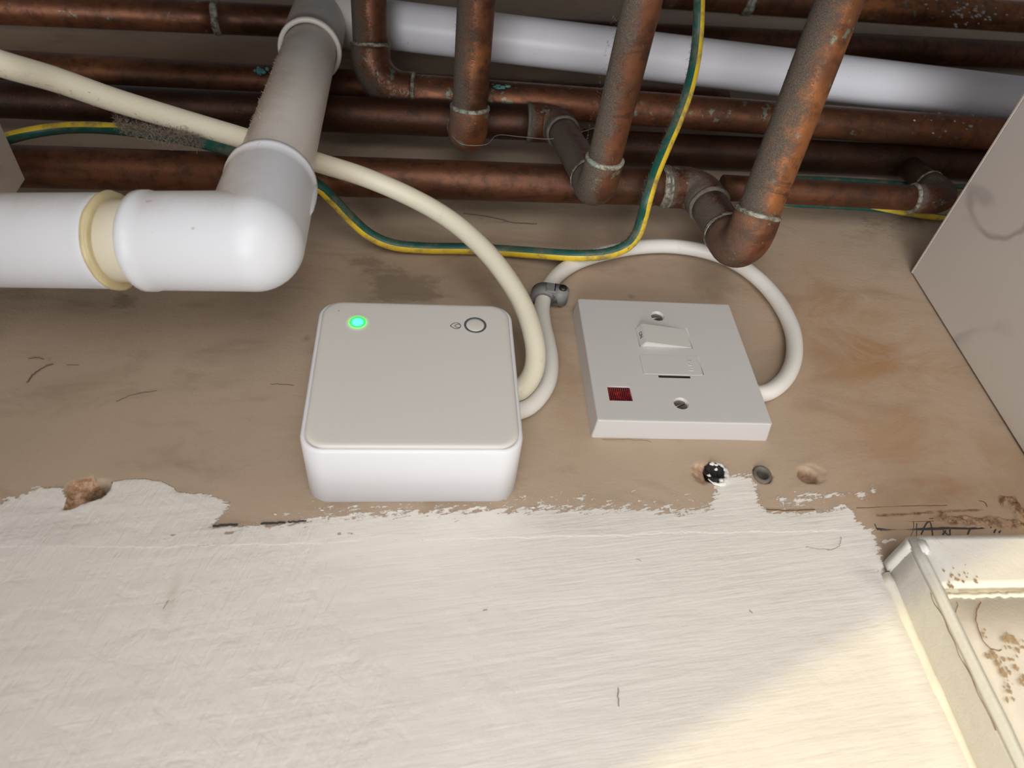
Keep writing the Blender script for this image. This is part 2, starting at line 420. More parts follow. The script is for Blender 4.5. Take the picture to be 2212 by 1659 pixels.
# broken-out hole at the left
crat = sdpoly([zx(*q) for q in [(138, 1060), (142, 1045), (160, 1038), (190, 1032), (200, 1029), (212, 1040), (228, 1042), (232, 1052), (215, 1068), (200, 1080), (170, 1092), (150, 1101), (136, 1098), (145, 1075)]]) * 1000
jag = np.array([noise.noise(Vector((x * 350, z * 350, 1.0))) for x, z in zip(GX, GZ)]) if NV < 400000 else np.zeros(NV)
jag2 = np.array([noise.noise(Vector((x * 1100, z * 1100, 3.0))) for x, z in zip(GX, GZ)])
dep += 3.0 * smooth(crat + jag * .8, -.2, 2.2) + .5 * (crat > 0) * (jag + jag2 * .6)
dep += 20 * smooth(1 - ell(211, 1058, .0046, .0058, -.5) + jag * .12, 0.05, .45)
hole = np.maximum(hole, smooth(crat + jag * .8, -.3, .3)); sd = np.where(crat + jag * .8 > -.2, -5, sd)
# h1 crater beside the black plug
e = ell(1520, 1022, .0062, .0062, .3); dep += 1.8 * smooth(1.05 - e + jag * .2, 0, .6); hole = np.maximum(hole, .6 * smooth(1.05 - e + jag * .2, 0, .2))
e = ell(1546, 1023, .0052, .0065); dep += 9 * smooth(1 - e, 0, .3); hole = np.maximum(hole, smooth(1.02 - e, 0, .1)); sd = np.where(e < 1.05, -5, sd)
e = ell(1647, 1025, .0043, .0052); dep += 11 * smooth(1 - e, 0, .25); sd = np.where(e < 1.1, -5, sd); hole = np.maximum(hole, smooth(1.02 - e, 0, .1))
e = ell(1745, 1026, .0050, .0048, -.45); dep += 7.0 * smooth(1.05 - e + jag * .05, 0, .55); hole = np.maximum(hole, .75 * smooth(1.02 - e + jag * .1, 0, .3))
dep += .6 * smooth(1.0 - ell(1757, 1022, .0068, .0062, -.45) + jag * .2, 0, .3)
# rough broken plaster low on the right
rg = np.minimum(np.minimum(sdline([(2030, 1122), (2100, 1128), (2180, 1134), (2230, 1136)]), sdline([(2172, 1082), (2190, 1092), (2200, 1115), (2215, 1132)])), 1)
rmask = smooth(-rg * 1000 + 3.0 + jag * 2.0, 0, 1.5); rmask[GX < gx_px(1990)] = 0
dep -= rmask * (1.3 + 1.2 * jag + 1.0 * jag2)
rust = np.zeros(NV)
for pts, w in (([(1895, 1114), (1960, 1111), (2050, 1104), (2120, 1101)], .9), ([(2172, 1075), (2190, 1075), (2200, 1090), (2212, 1105)], 1.2), ([(2160, 1080), (2165, 1090)], 1.3)):
    rust = np.maximum(rust, smooth(-sdline(pts) * 1000 + w + jag * .5, 0, .8))
# wall edge dips to the joint with the boxed panel
xx = GX - (.0645 + (-.11 - GZ) * .055)
lo = smooth(-GZ, .108, .122)
dep += lo * (-1.2 * np.exp(-(xx / .006) ** 2) + 2.6 * np.exp(-((xx - .0105) / .0042) ** 2))
# gentle unevenness of the plaster
dep += .35 * np.array([noise.noise(Vector((x * 28, z * 28, 9.0))) for x, z in zip(GX, GZ)])
# relief lip where old and new paint meet
zr = np.interp(GX, *zip(*[zx(*q) for q in [(0, 1182), (150, 1180), (330, 1180), (430, 1179), (520, 1176), (640, 1174), (800, 1166), (1000, 1164), (1200, 1158), (1350, 1156), (1540, 1150), (1700, 1146), (1850, 1146)]]))
rd = (GZ - zr) * 1000
# stains: grime smudges and orange damp
gr = np.zeros(NV)
for (px, py, rx, rz, a, s) in ((268, 650, .010, .008, 0, .9), (90, 775, .008, .003, 0, .55), (75, 800, .010, .0025, .6, .5), (600, 830, .006, .0016, 0, .5), (840, 600, .028, .016, -.5, .75), (860, 640, .030, .012, .3, .6), (780, 560, .02, .008, 0, .45), (950, 600, .02, .006, 0, .35), (930, 640, .012, .005, 0, .4),
                               (1365, 640, .004, .004, .4, .7), (1870, 845, .010, .003, 0, .25), (500, 670, .02, .004, 0, .25), (540, 720, .01, .003, 0, .3), (660, 730, .004, .004, 0, .4), (1880, 480, .03, .012, 0, .5), (1950, 520, .03, .02, 0, .35),
                               (1990, 470, .02, .01, 0, .7), (1040, 475, .03, .006, -.2, .5), (1150, 480, .03, .004, -.1, .5), (760, 440, .03, .008, 0, .4), (850, 450, .03, .005, 0, .35), (690, 700, .01, .02, 0, .3), (1110, 650, .006, .003, .5, .4),
                               (120, 1105, .004, .002, 0, .8), (62, 1103, .002, .001, 0, .6)):
    gr += s * np.exp(-1.3 * ell(px, py, rx, rz, a) ** 2)
damp = np.zeros(NV)
for (px, py, rx, rz, a, s) in ((1850, 700, .045, .05, 0, 1), (1950, 900, .05, .05, .5, .8), (1780, 640, .03, .03, 0, .7), (2050, 1050, .06, .03, 0, .8), (1440, 600, .05, .02, 0, .3), (1215, 800, .010, .05, 0, .6), (1280, 930, .02, .01, 0, .35), (1900, 760, .03, .02, .5, .4), (1550, 1060, .01, .01, 0, .3)):
    damp += s * np.exp(-1.1 * ell(px, py, rx, rz, a) ** 2)
gr = gr * (sd < 1.5) ; gr += .5 * np.exp(-1.2 * ell(372, 1290, .0022, .012, 0) ** 2) * (0.7)
# mesh
me = D.meshes.new('wall_back'); nx_, nz_ = len(X), len(Z)
co = np.empty((NV, 3)); co[:, 0] = GX; co[:, 1] = dep * .001; co[:, 2] = GZ
I = np.arange(NV).reshape(nz_, nx_)
q = np.stack([I[:-1, :-1], I[:-1, 1:], I[1:, 1:], I[1:, :-1]], -1).reshape(-1, 4)
me.vertices.add(NV); me.vertices.foreach_set('co', co.ravel())
me.loops.add(q.size); me.loops.foreach_set('vertex_index', q.ravel().astype(np.int32))
me.polygons.add(len(q)); me.polygons.foreach_set('loop_start', np.arange(0, q.size, 4, dtype=np.int32)); me.polygons.foreach_set('loop_total', np.full(len(q), 4, np.int32))
me.update(calc_edges=True)
for nm, arr in (('sd', sd), ('rag', rag), ('hole', hole), ('rd', rd), ('gr', gr), ('damp', damp), ('rough', rmask), ('rust', rust), ('rk', 1 - smooth(GX, gx_px(1700), gx_px(1850))), ('deep_shade', smooth(dep, 5.0, 11.0))):
    at_ = me.attributes.new(nm, 'FLOAT', 'POINT'); at_.data.foreach_set('value', arr.astype(np.float32))
M = Mt('plaster_and_paint'); p = M.pos(); A = {k: M.attr(k) for k in ('sd', 'rag', 'hole', 'rd', 'gr', 'damp', 'rough', 'rust', 'rk', 'deep_shade')}
# brushed paint mask
px_ = M.rs(p, (.20, 1, 1), .22); nb = M.noise(px_, 620, 5, .72); nb2 = M.noise(p, 330, 5, .72)
nn = M.math('ADD', M.math('MULTIPLY', nb, .62), M.math('MULTIPLY', nb2, .38))
brk = M.math('MULTIPLY', M.math('SUBTRACT', nn, .535), M.math('MULTIPLY', A['rag'], 8.5))
sdn = M.math('ADD', A['sd'], brk); paint = M.ramp(sdn, -.12, .12)
sp = M.math('ADD', M.math('SUBTRACT', sdn, .0), 0.0)
# bare plaster colour
b1 = M.noise(p, 11, 5, .6, .5); b2 = M.noise(M.mapp(p, sc=(.4, 1, 1)), 42, 5, .65, .8)
pc = M.mix(b1, (.345, .256, .182), (.475, .368, .275)); pc = M.mix(M.math('MULTIPLY', M.ramp(b2, .48, .75), .55), pc, (.24, .165, .11))
pc = M.mix(M.math('MULTIPLY', A['damp'], M.ramp(M.noise(M.mapp(p, sc=(.7, 1, 1)), 26, 5, .7, 1.0), .30, .75, .15, .85), clamp=True), pc, (.33, .185, .085))
pc = M.mix(M.math('MULTIPLY', M.ramp(M.noise(p, 1300, 2, .6), .70, .78), .45), pc, (.16, .11, .075))
gm = M.ramp(M.math('ADD', A['gr'], M.math('MULTIPLY', M.math('SUBTRACT', M.noise(M.mapp(p, sc=(.6, 1, 1)), 190, 5, .7), .5), 1.6)), .38, .85)
pc = M.mix(M.math('MULTIPLY', gm, M.ramp(A['gr'], .05, .2, 0, .42)), pc, (.085, .062, .045))
pc = M.mix(A['rough'], pc, M.mix(M.ramp(M.noise(p, 260, 4, .7), .35, .65), (.13, .06, .03), (.42, .28, .18)))
pc = M.mix(M.math('MULTIPLY', A['rust'], M.ramp(nb2, .3, .55)), pc, (.16, .07, .025))
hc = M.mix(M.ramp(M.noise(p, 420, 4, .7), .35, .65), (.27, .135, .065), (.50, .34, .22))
hc = M.mix(A['deep_shade'], hc, (.085, .07, .055)); pc = M.mix(A['hole'], pc, hc)  # shade inside the holes painted in, darker with depth
# paint colour
wc = M.mix(M.noise(p, 9, 3), (.68, .640, .585), (.715, .675, .625))
wc = M.mix(M.math('MULTIPLY', M.ramp(M.noise(p, 800, 2, .5), .76, .8), .4), wc, (.35, .30, .22))
wc = M.mix(M.math('MULTIPLY', A['gr'], .8, clamp=True), wc, (.43, .38, .28))
thin = M.ramp(sdn, .1, 1.4, .72, 1.0)
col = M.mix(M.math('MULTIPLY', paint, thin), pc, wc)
# relief
st1 = M.noise(M.rs(p, (.08, 1, 1), .10), 520, 4, .6, .15)
st1b = M.noise(M.rs(p, (.06, 1, 1), .13), 230, 3, .6, .2)
st2 = M.noise(M.rs(p, (1, 1, .16), -.25), 520, 4, .6, .3)
lump = M.noise(p, 95, 4, .6, .6)
zone = M.ramp(M.math('ADD', M.xyz(p)[0], M.math('MULTIPLY', M.math('SUBTRACT', M.noise(p, 14, 3), .5), .25)), -.16, -.08)
stroke = M.mix(zone, M.math('ADD', M.math('MULTIPLY', st2, 1.9), M.math('ADD', M.math('MULTIPLY', lump, 3.2), M.math('MULTIPLY', st1b, 1.4))), M.math('ADD', st1, M.math('MULTIPLY', st1b, .8)))
sh = M.xyz(stroke)[0]
rdn = M.math('ADD', A['rd'], M.math('MULTIPLY', M.math('SUBTRACT', M.noise(M.mapp(p, sc=(.35, 1, 1)), 190, 5, .7), .5), 5.0))
rstr = M.math('MULTIPLY', M.ramp(M.noise(M.mapp(p, sc=(1, 0, 0)), 18, 3, .6), .38, .60, .10, 1.0), A['rk'])
lip = M.math('MULTIPLY', M.math('MULTIPLY', M.ramp(rdn, -.5, .3), M.ramp(rdn, .3, 15.0, 1.0, 0.0)), rstr)
hp = M.math('ADD', M.math('MULTIPLY', sh, .28), M.math('MULTIPLY', lip, .85)); hp = M.math('ADD', hp, .25)
hp = M.math('ADD', hp, M.math('MULTIPLY', M.ramp(M.noise(M.mapp(p, loc=(.3, .2, .1)), 30, 3), .3, .7), .5))
hb = M.math('ADD', M.math('MULTIPLY', M.noise(p, 620, 3, .65), .12), M.math('MULTIPLY', M.noise(M.mapp(p, sc=(.5, 1, 1)), 60, 5, .65), .5))
hb = M.math('SUBTRACT', hb, M.math('MULTIPLY', gm, .12))
hh = M.mix(paint, hb, M.math('ADD', hp, M.math('MULTIPLY', hb, .5)))
M.bump(M.xyz(hh)[0], .9, .0010)
ro = M.mix(paint, .75, M.math('ADD', .48, 0.0))
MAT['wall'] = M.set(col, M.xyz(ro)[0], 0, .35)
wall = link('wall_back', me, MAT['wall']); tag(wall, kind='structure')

# marks drawn or scored on the wall
def wl(pts): return [at(*p) for p in pts]
def wig(pts, n=8, amp=.0002):
    P = catmull([at(*q) for q in pts], n)
    return [v + Vector((noise.noise(v * 900) * amp, 0, noise.noise(v * 900 + Vector((5, 5, 5))) * amp)) for v in P]
ribbon('pencil_line', wig([(1893, 1143), (1930, 1144.5), (2000, 1143), (2050, 1141)]), .0013, MAT['pencil'], wall)
ribbon('pencil_line', wig([(1900, 1147), (1970, 1146), (2040, 1144)]), .0004, MAT['pencil'], wall)
ribbon('pencil_line', wig([(1889, 1132), (1894, 1144)]), .0005, MAT['pencil'], wall)
ribbon('pencil_line', wig([(2040, 1141), (2100, 1142), (2150, 1138), (2205, 1137)]), .0011, MAT['pencil'], wall)
for pts in ([(1973, 1128), (1972, 1145), (1967, 1158)], [(1980, 1131), (1979, 1158)], [(1989, 1156), (1998, 1136), (2007, 1127), (2012, 1140), (2014, 1158)], [(2036, 1146), (2050, 1157), (2052, 1144)],
            [(2036, 1156), (2043, 1146)], [(2096, 1142), (2090, 1155)], [(2153, 1139), (2147, 1152)], [(2165, 1137), (2158, 1152)]):
    ribbon('pencil_line', wig(pts), .0007, MAT['pencil'], wall)
for pts, w in (([(1895, 1115), (1920, 1118), (1940, 1125), (1990, 1127), (2040, 1124), (2110, 1119)], .0004), ([(1850, 1098), (1950, 1094), (2046, 1092)], .0004), ([(2007, 1121), (2050, 1117), (2100, 1118)], .0006), ([(1655, 1101), (1700, 1103), (1760, 1101)], .0006), ([(2115, 1082), (2128, 1086), (2132, 1096)], .0004)):
    ribbon('scored_line', wig(pts), w, MAT['rust'], wall)
for pts, w in (([(460, 1138), (480, 1136), (515, 1134)], .0011), ([(563, 1132), (590, 1131), (618, 1129)], .0011), ([(622, 1129), (640, 1128), (662, 1126)], .0008)):
    ribbon('pencil_line', wig(pts, 6, .0005), w, MAT['pencil'], wall, lift=.0005)
for pts, w in (([(58, 828), (75, 808), (100, 792), (115, 788)], .0011), ([(62, 776), (80, 774), (96, 777)], .0009), ([(145, 789), (172, 790)], .0006),
               ([(252, 869), (285, 855), (340, 845)], .0005), ([(585, 832), (605, 831), (635, 834)], .0006), ([(1000, 462), (1060, 470), (1110, 482), (1160, 485)], .0010), ([(1300, 951), (1350, 950), (1395, 953), (1405, 958)], .0004),
               ([(1375, 1208), (1385, 1214)], .0003), ([(1785, 1190), (1810, 1183), (1816, 1165), (1814, 1160)], .0003), ([(1740, 1183), (1760, 1186), (1790, 1188)], .0003),
               ([(1335, 1487), (1336, 1525)], .0005), ([(1043, 1322), (1052, 1318)], .0005), ([(1618, 1318), (1625, 1326)], .0005), ([(352, 1318), (358, 1308), (366, 1298)], .0003)):
    ribbon('scratch', wig(pts, 6, .0006), w * .6, MAT['scratch'], wall, lift=.0005)
# fine flakes of loose plaster / paint stuck on the skirt of the paint edge
bm = bmesh.new()
for k in range(6):
    px = random.uniform(560, 1500); py = random.uniform(1100, 1128) if px < 1000 else random.uniform(1062, 1100)
    q0 = at(px, py); s = random.uniform(.0003, .0011)
    vs = [bm.verts.new(q0 + Vector((math.cos(a) * s * 1.8, -random.uniform(.0002, .0006), math.sin(a) * s * .7))) for a in (0, 1.3, 2.6, 4.0, 5.2)]
    c0 = bm.verts.new(q0 + Vector((0, -.0008, 0)))
    for i in range(5): bm.faces.new((vs[i], vs[(i + 1) % 5], c0))
o = obj('paint_flakes', bm, MAT['wpaint'], wall); o['kind'] = 'stuff'

# ------------------------------------------------------------------ marble-look side panels
def slab(name, x0, x1, y0, y1, z0, z1, mat, parent, bev=.0008):
    bm = bmesh.new(); box(bm, x0, x1, y0, y1, z0, z1, bev); return obj(name, bm, mat, parent, smooth=False)
RP = thing('marble_panel', 'pale marble-patterned board standing out from the wall, right of the switch', 'panel', (.171, -.001, -.1))
o = slab('board', 0, .018, -.33, 0, -.42, .187, MAT['marble'], RP)
bm = bmesh.new(); box(bm, -.0001, .0181, -.3304, .0, .1868, .1882, .0002); obj('edge_strip', bm, MAT['marble'], RP, smooth=False)
RP.rotation_euler = (0, .0285, 0)
lc = at(55, 388, .046)
LP = thing('marble_panel', 'pale marble-patterned board at the far left, behind the white waste pipe', 'panel', (lc.x, -.046, lc.z - .249))
slab('board', -.018, 0, -.28, 0, -.45, .213, MAT['marble'], LP)
slab('board', -.018, .00015, -.28, 0, .2136, .249, MAT['marble'], LP)

# ------------------------------------------------------------------ boxed panel low on the right
BP = thing('boxing_panel', 'cream painted boxing with chipped edges, lower right below the pencil line', 'panel', (.075, 0, -.1089))
x0 = 0.0; zt = 0.0
def rough_box(name, x0, x1, y0, y1, z0, z1, mat, amp=.0003, bev=.0008, cuts=10, fq=170):
    bm = bmesh.new(); box(bm, x0, x1, y0, y1, z0, z1)
    bmesh.ops.bevel(bm, geom=list(bm.edges), offset=bev, segments=2, affect='EDGES')
    le = [e for e in bm.edges if e.calc_length() > .01]
    bmesh.ops.subdivide_edges(bm, edges=le, cuts=cuts, use_grid_fill=True)
    for v in bm.verts:
        w = v.co + Vector((3, 3, 3)); v.co += Vector((noise.noise(w * fq), noise.noise(w * fq + Vector((9, 0, 0))) * .5, noise.noise(w * fq + Vector((0, 9, 0))))) * amp
    return obj(name, bm, mat, BP)
rough_box('side_strip', -.0005, .012, -.0195, .004, -.30, -.0002, MAT['boxs'], .00035, cuts=24)
rough_box('corner_bead', -.0007, .0035, -.0226, -.0188, -.30, -.0004, MAT['boxs'], .0004, cuts=24)
rough_box('face_board', .0025, .094, -.0225, .002, -.0225, .0002, MAT['boxf'], .0002)
rough_box('face_board', .0025, .094, -.0190, .002, -.0262, -.0215, MAT['chip'], .0008, cuts=50, fq=330)
rough_box('lower_panel', .0025, .094, -.0212, .002, -.30, -.0250, MAT['boxp'], .0002, cuts=12)
rough_box('chipped_lip', .0030, .094, -.0216, -.0150, -.0268, -.0246, MAT['chip'], .0009, .0003, cuts=60, fq=420)
# cracks on side and stain lines on the lower panel, in world space
def bpr(name, pts, w, mat, d=.0228, lift=.0001):
    P = catmull([at(px, py, d) for px, py in pts], 8); P = [v + Vector((noise.noise(v * 700) * .0005, 0, noise.noise(v * 700 + Vector((4, 4, 4))) * .0005)) for v in P]
    return at_loc(BP, ribbon(name, P, w, mat, BP, lift))
bpr('stain_line', [(2118, 1300), (2108, 1325), (2110, 1350), (2122, 1380), (2140, 1403), (2165, 1405)], [.0004] * 60, MAT['rust'], .0222)
bpr('stain_line', [(2068, 1300), (2066, 1318), (2062, 1335)], .0003, MAT['rust'], .0222)
M = Mt('brown_stain'); MAT['stain'] = m_plain('brown_stain', (.33, .235, .14), .7, .5, 700)
for (px, py, s) in ((2185, 1382, .0022), (2178, 1395, .0016), (2205, 1395, .0014), (2160, 1430, .0014), (2195, 1440, .0015), (2168, 1450, .0018), (2208, 1470, .0016), (2176, 1490, .0012), (2142, 1408, .0015), (2190, 1420, .001), (2178, 1478, .0008), (2130, 1372, .0008), (2050, 1238, .0009), (2055, 1262, .0012), (2082, 1236, .0008), (2070, 1250, .0012), (2108, 1252, .0008), (2180, 1505, .0009)):
    bm = bmesh.new(); n = 14
    for _ in range(5):
        q0 = at(px + random.gauss(0, 5), py + random.gauss(0, 6), .0228); s1 = s * random.uniform(.2, .6); ph = random.uniform(0, 9)
        c0 = bm.verts.new(q0 + Vector((0, -.00025, 0)))
        vs = [bm.verts.new(q0 + Vector((math.cos(a) * s1 * (1 + .9 * noise.noise(Vector((math.cos(a), math.sin(a), ph)) * 1.5)), -.0001, math.sin(a) * s1 * 1.3 * (1 + .9 * noise.noise(Vector((math.cos(a), math.sin(a), ph + 4)) * 1.5))))) for a in [2 * PI * k / n for k in range(n)]]
        for i in range(n): bm.faces.new((vs[i], vs[(i + 1) % n], c0))
    at_loc(BP, obj('stain', bm, MAT['stain'], BP))
# crack down the side strip
P = [Vector((-.0006, -.0190 + .0016 * noise.noise(Vector((k * .31, 0, 0))), -.0232 - k * .0022)) for k in range(24)]
bm = bmesh.new(); sweep(bm, P, [.0001 + .0002 * abs(noise.noise(Vector((k * .9, 2, 0)))) for k in range(24)], 6); obj('crack', bm, MAT['rust'], BP)
P = [Vector((-.0008, -.0175 + .0004 * (k - 4) * 4, -.0010 - .0028 * k * .4)) for k in range(6)]
# mitre batten at the head of the side strip
rough_box('end_block', -.0014, .0035, -.0213, .000, -.0052, .0004, MAT['boxs'], .0003, cuts=8)
rough_box('paint_blob', .0015, .0050, -.0236, -.0200, -.0085, -.0018, MAT['wpaint'], .0004, .0008, cuts=6)
# caulk run between wall and strip
bm = bmesh.new(); P = []; R = []
for k in range(40):
    z = -.114 - k * .0048; P.append(Vector((.0735 + .0006 * noise.noise(Vector((k * .3, 0, 0))), .0012, z))); R.append(.0026 + .0007 * noise.noise(Vector((k * .45, 5, 0))))
sweep(bm, P, R, 12); tr = obj('trim_1', bm, MAT['chip']); tag(tr, kind='structure')

# ------------------------------------------------------------------ pipes
RC = .0110
XR = 0.62; XL = -.60
def extend(a, b, x):            # point on line a-b at given x
    t = (x - a.x) / (b.x - a.x); return a + (b - a) * t
def fuzz(name, path, r, count, ln, parent, side=Vector((-1, 0, 0)), spread=1.0, mat='dust'):
    bm = bmesh.new()
    for _ in range(count):
        k = random.randrange(len(path) - 1); c = path[k].lerp(path[k + 1], random.random()); t = (path[k + 1] - path[k]).normalized()
        s = (side - t * side.dot(t)).normalized(); b = t.cross(s)
        a = random.gauss(0, spread); n = (s * math.cos(a) + b * math.sin(a)).normalized()
        p0 = c + n * r * .99; l = ln * random.uniform(.3, 1)
        p1 = p0 + (n * random.uniform(.2, 1) + t * random.uniform(-1, 1) + b * random.uniform(-1, 1) * .5).normalized() * l
        p2 = p1 + (n * random.uniform(-.3, .8) + t * random.uniform(-1, 1)).normalized() * l * .7
        w = t.cross(p1 - p0).normalized() * .00011
        v = [bm.verts.new(x) for x in (p0 - w, p0 + w, p1 + w * .7, p1 - w * .7, p2)]
        bm.faces.new(v[:4]); bm.faces.new((v[3], v[2], v[4]))
    o = obj(name, bm, MAT[mat], parent, normals=False); o['kind'] = 'stuff'; return o
def run_(T, pts, mats, r=RC, sleeve=.0013, name_mid='pipe_section', bend=.020, sock=.014, fit=None, solder=True):
    """pipe following corner points pts; a soldered elbow at every inner corner"""
    n = len(pts); fit = fit or MAT['cu_fit']; rs = r if isinstance(r, list) else [r] * (n - 1)
    ends = [None] * n
    for i in range(1, n - 1):
        ep, tl = elbow_pts(pts[i - 1], pts[i], pts[i + 1], bend, sock); m_ = len(ep)
        rr = [rs[i - 1] + (rs[i] - rs[i - 1]) * k / (m_ - 1) + sleeve * (.75 if k in (0, m_ - 1) else 1) for k in range(m_)]
        at_loc(T, tube('elbow', ep, rr, fit if not isinstance(fit, list) else fit[i - 1], T, 32))
        ends[i] = tl
        if solder:
            for q_ in (0, -1):
                ax = (ep[1] - ep[0]) if q_ == 0 else (ep[-1] - ep[-2])
                at_loc(T, ring('solder_ring', ep[q_], ax, rr[q_] - sleeve * .4, .0026, MAT['solder_dark'] if (fit[i - 1] if isinstance(fit, list) else fit) is MAT['cu_fit_dark'] and i > 1 else MAT['solder'], T, .0010, wob=.05))
    for i in range(n - 1):
        a, b = pts[i], pts[i + 1]; u = (b - a).normalized()
        if i > 0: a = a + u * (ends[i] - .006)
        if i + 1 < n - 1: b = b - u * (ends[i + 1] - .006)
        at_loc(T, tube(name_mid, straight(a, b), rs[i], mats[i], T, 32))
# points along each pipe
w0, w1 = at(850, 55, .046), at(2100, 205, .046)
tl0, tl1 = at(200, 26, .015), at(2212, 120, .015)
tp0, tp1 = at(1500, -12, .030), at(2212, 38, .030)
mA0, mA1 = at(950, 203, .034), at(2100, 287, .034)
ml0, ml1 = at(200, 156, .0125), at(730, 184, .0125)
dk0, dk1 = at(100, 230, .022), at(1180, 291, .022)
dr0, dr1 = at(1500, 326, .013), at(2090, 353, .013)
bt0, bt1 = at(100, 361, .032), at(1440, 404, .032)
br0, br1 = at(1750, 416, .028), at(2020, 431, .028)

# riser A: comes out of the added casing, elbows right along the wall
T = thing('copper_pipe', 'copper pipe turning right at a green-crusted elbow beside the white pipe top', 'pipe', at(800, 203, .034))
cor = extend(mA0, mA1, at(803, 200, .034).x)
top = at(797, 10, .079); top = cor + (top - cor) * ((.2095 - .034) / (.079 - .034))
run_(T, [top, cor, extend(mA0, mA1, XR)], [MAT['cu_riser'], MAT['cu_bright']], sock=.006, bend=.021)
fuzz('dust', [at_loc and p_ for p_ in elbow_pts(top, cor, mA1, .021, .006)[0]], RC + .0013, 500, .0016, T, spread=.8).location = -T.location
v = T
bm = bmesh.new()
for k in range(26):
    px = random.uniform(1962, 2110); f = random.random(); q0 = at(px, 252 + (px - 1962) * .06 + random.gauss(0, 9) , .034 + .0105)
    s = random.uniform(.0004, .0013); mt = Matrix.Translation(q0 + Vector((0, .0008, 0))) @ Matrix.Diagonal((s, s * .5 , s * random.uniform(.7, 1.6), 1))
    bmesh.ops.create_icosphere(bm, subdivisions=1, radius=1, matrix=mt)
o = obj('paint_drops', bm, MAT['splash'], T); at_loc(T, o)['kind'] = 'stuff'
bm = bmesh.new()
for k in range(14):
    q0 = at(random.uniform(1065, 1100), random.gauss(187, 3), .034 + .0102)
    bmesh.ops.create_icosphere(bm, subdivisions=1, radius=1, matrix=Matrix.Translation(q0) @ Matrix.Diagonal((.0024, .0006, .0009, 1)))
o = obj('verdigris', bm, MAT['verd'], T); at_loc(T, o)['kind'] = 'stuff'

# left run behind
T = thing('copper_pipe', 'brown copper pipe against the wall with a turquoise crust, left behind the white riser', 'pipe', ml0)
at_loc(T, tube('pipe_section', straight(extend(ml0, ml1, XL), extend(ml0, ml1, .1)), RC, MAT['cu'], T, 32))
bm = bmesh.new()
for k in range(30):
    q0 = at(562 + random.gauss(0, 5), 153 + random.gauss(0, 4), .0125 + .011)
    bmesh.ops.create_icosphere(bm, subdivisions=1, radius=random.uniform(.0006, .0016), matrix=Matrix.Translation(q0))
o = obj('verdigris', bm, MAT['verd'], T); at_loc(T, o)['kind'] = 'stuff'

# upper run behind the white pipe
T = thing('copper_pipe', 'copper pipe with a soldered joint at the top left, passing behind the white pipe', 'pipe', tl0)
jx = at(468, 40, .015).x
at_loc(T, tube('pipe_section', straight(extend(tl0, tl1, XL), extend(tl0, tl1, jx)), RC + .0006, MAT['cu_bright'], T, 32))
at_loc(T, tube('pipe_section', straight(extend(tl0, tl1, jx), extend(tl0, tl1, XR)), RC + .0006, MAT['cu_low'], T, 32))
at_loc(T, ring('solder_ring', extend(tl0, tl1, jx), tl1 - tl0, RC + .0006, .006, MAT['solder'], T, .0012, wob=.09))
bm = bmesh.new()
for k in range(5):
    q0 = extend(tl0, tl1, at(120 + k * 3, 52, .015).x) + Vector((0, -.004, -.0105))
    bmesh.ops.create_icosphere(bm, subdivisions=1, radius=.001, matrix=Matrix.Translation(q0) @ Matrix.Diagonal((1.6, .5, random.uniform(.3, .8), 1)))
o = obj('verdigris', bm, MAT['splash'], T); at_loc(T, o)['kind'] = 'stuff'

# top right run
T = thing('copper_pipe', 'copper pipe speckled with paint in the top right corner', 'pipe', tp0)
jx = at(1622, 8, .03).x
at_loc(T, tube('pipe_section', straight(extend(tp0, tp1, at(1440, -10, .03).x), extend(tp0, tp1, XR)), RC + .0022, MAT['cu_bright'], T, 32))
at_loc(T, ring('solder_ring', extend(tp0, tp1, jx), tp1 - tp0, RC + .0022, .009, MAT['solder'], T, .0012, wob=.10))
bm = bmesh.new()
for k in range(60):
    q0 = at(2095 + random.gauss(0, 32), 22 + random.gauss(0, 17), .030 + .0122)
    s = random.uniform(.0004, .0019)
    bmesh.ops.create_icosphere(bm, subdivisions=1, radius=1, matrix=Matrix.Translation(q0 + Vector((0, .0006, 0))) @ Matrix.Diagonal((s, .0006, s * random.uniform(.6, 1.4), 1)))
o = obj('paint_drops', bm, MAT['splash'], T); at_loc(T, o)['kind'] = 'stuff'

# riser C and its dark run
T = thing('copper_pipe', 'dusty copper pipe hanging down in the middle, joined to the dark run behind', 'pipe', at(1300, 380, .036))
cC = at(1290, 412, .057); xC = cC.x - .004
kC = extend(dk0, dk1, xC); kC.y = -.030
tC = at(1389, 0, .150); tC = cC + (tC - cC) * ((.2095 - .057) / (.150 - .057))
run_(T, [tC, cC, kC, extend(dk0, dk1, XL)], [MAT['cu_riser'], MAT['cu_fit_dark'], MAT['cu_shade']], r=[.0085, .0095, RC], fit=MAT['cu_fit_dark'], bend=.012, sock=.008)
q0 = straight(cC + (tC - cC) * .1, tC, .01); fuzz('dust', q0, RC, 420, .0013, T, spread=.9).location = -T.location

T = thing('copper_pipe', 'dark copper pipe low against the wall, right of the thickest riser', 'pipe', dr0)
at_loc(T, tube('pipe_section', straight(extend(dr0, dr1, -.018), extend(dr0, dr1, XR)), RC, MAT['cu_shade'], T, 32))

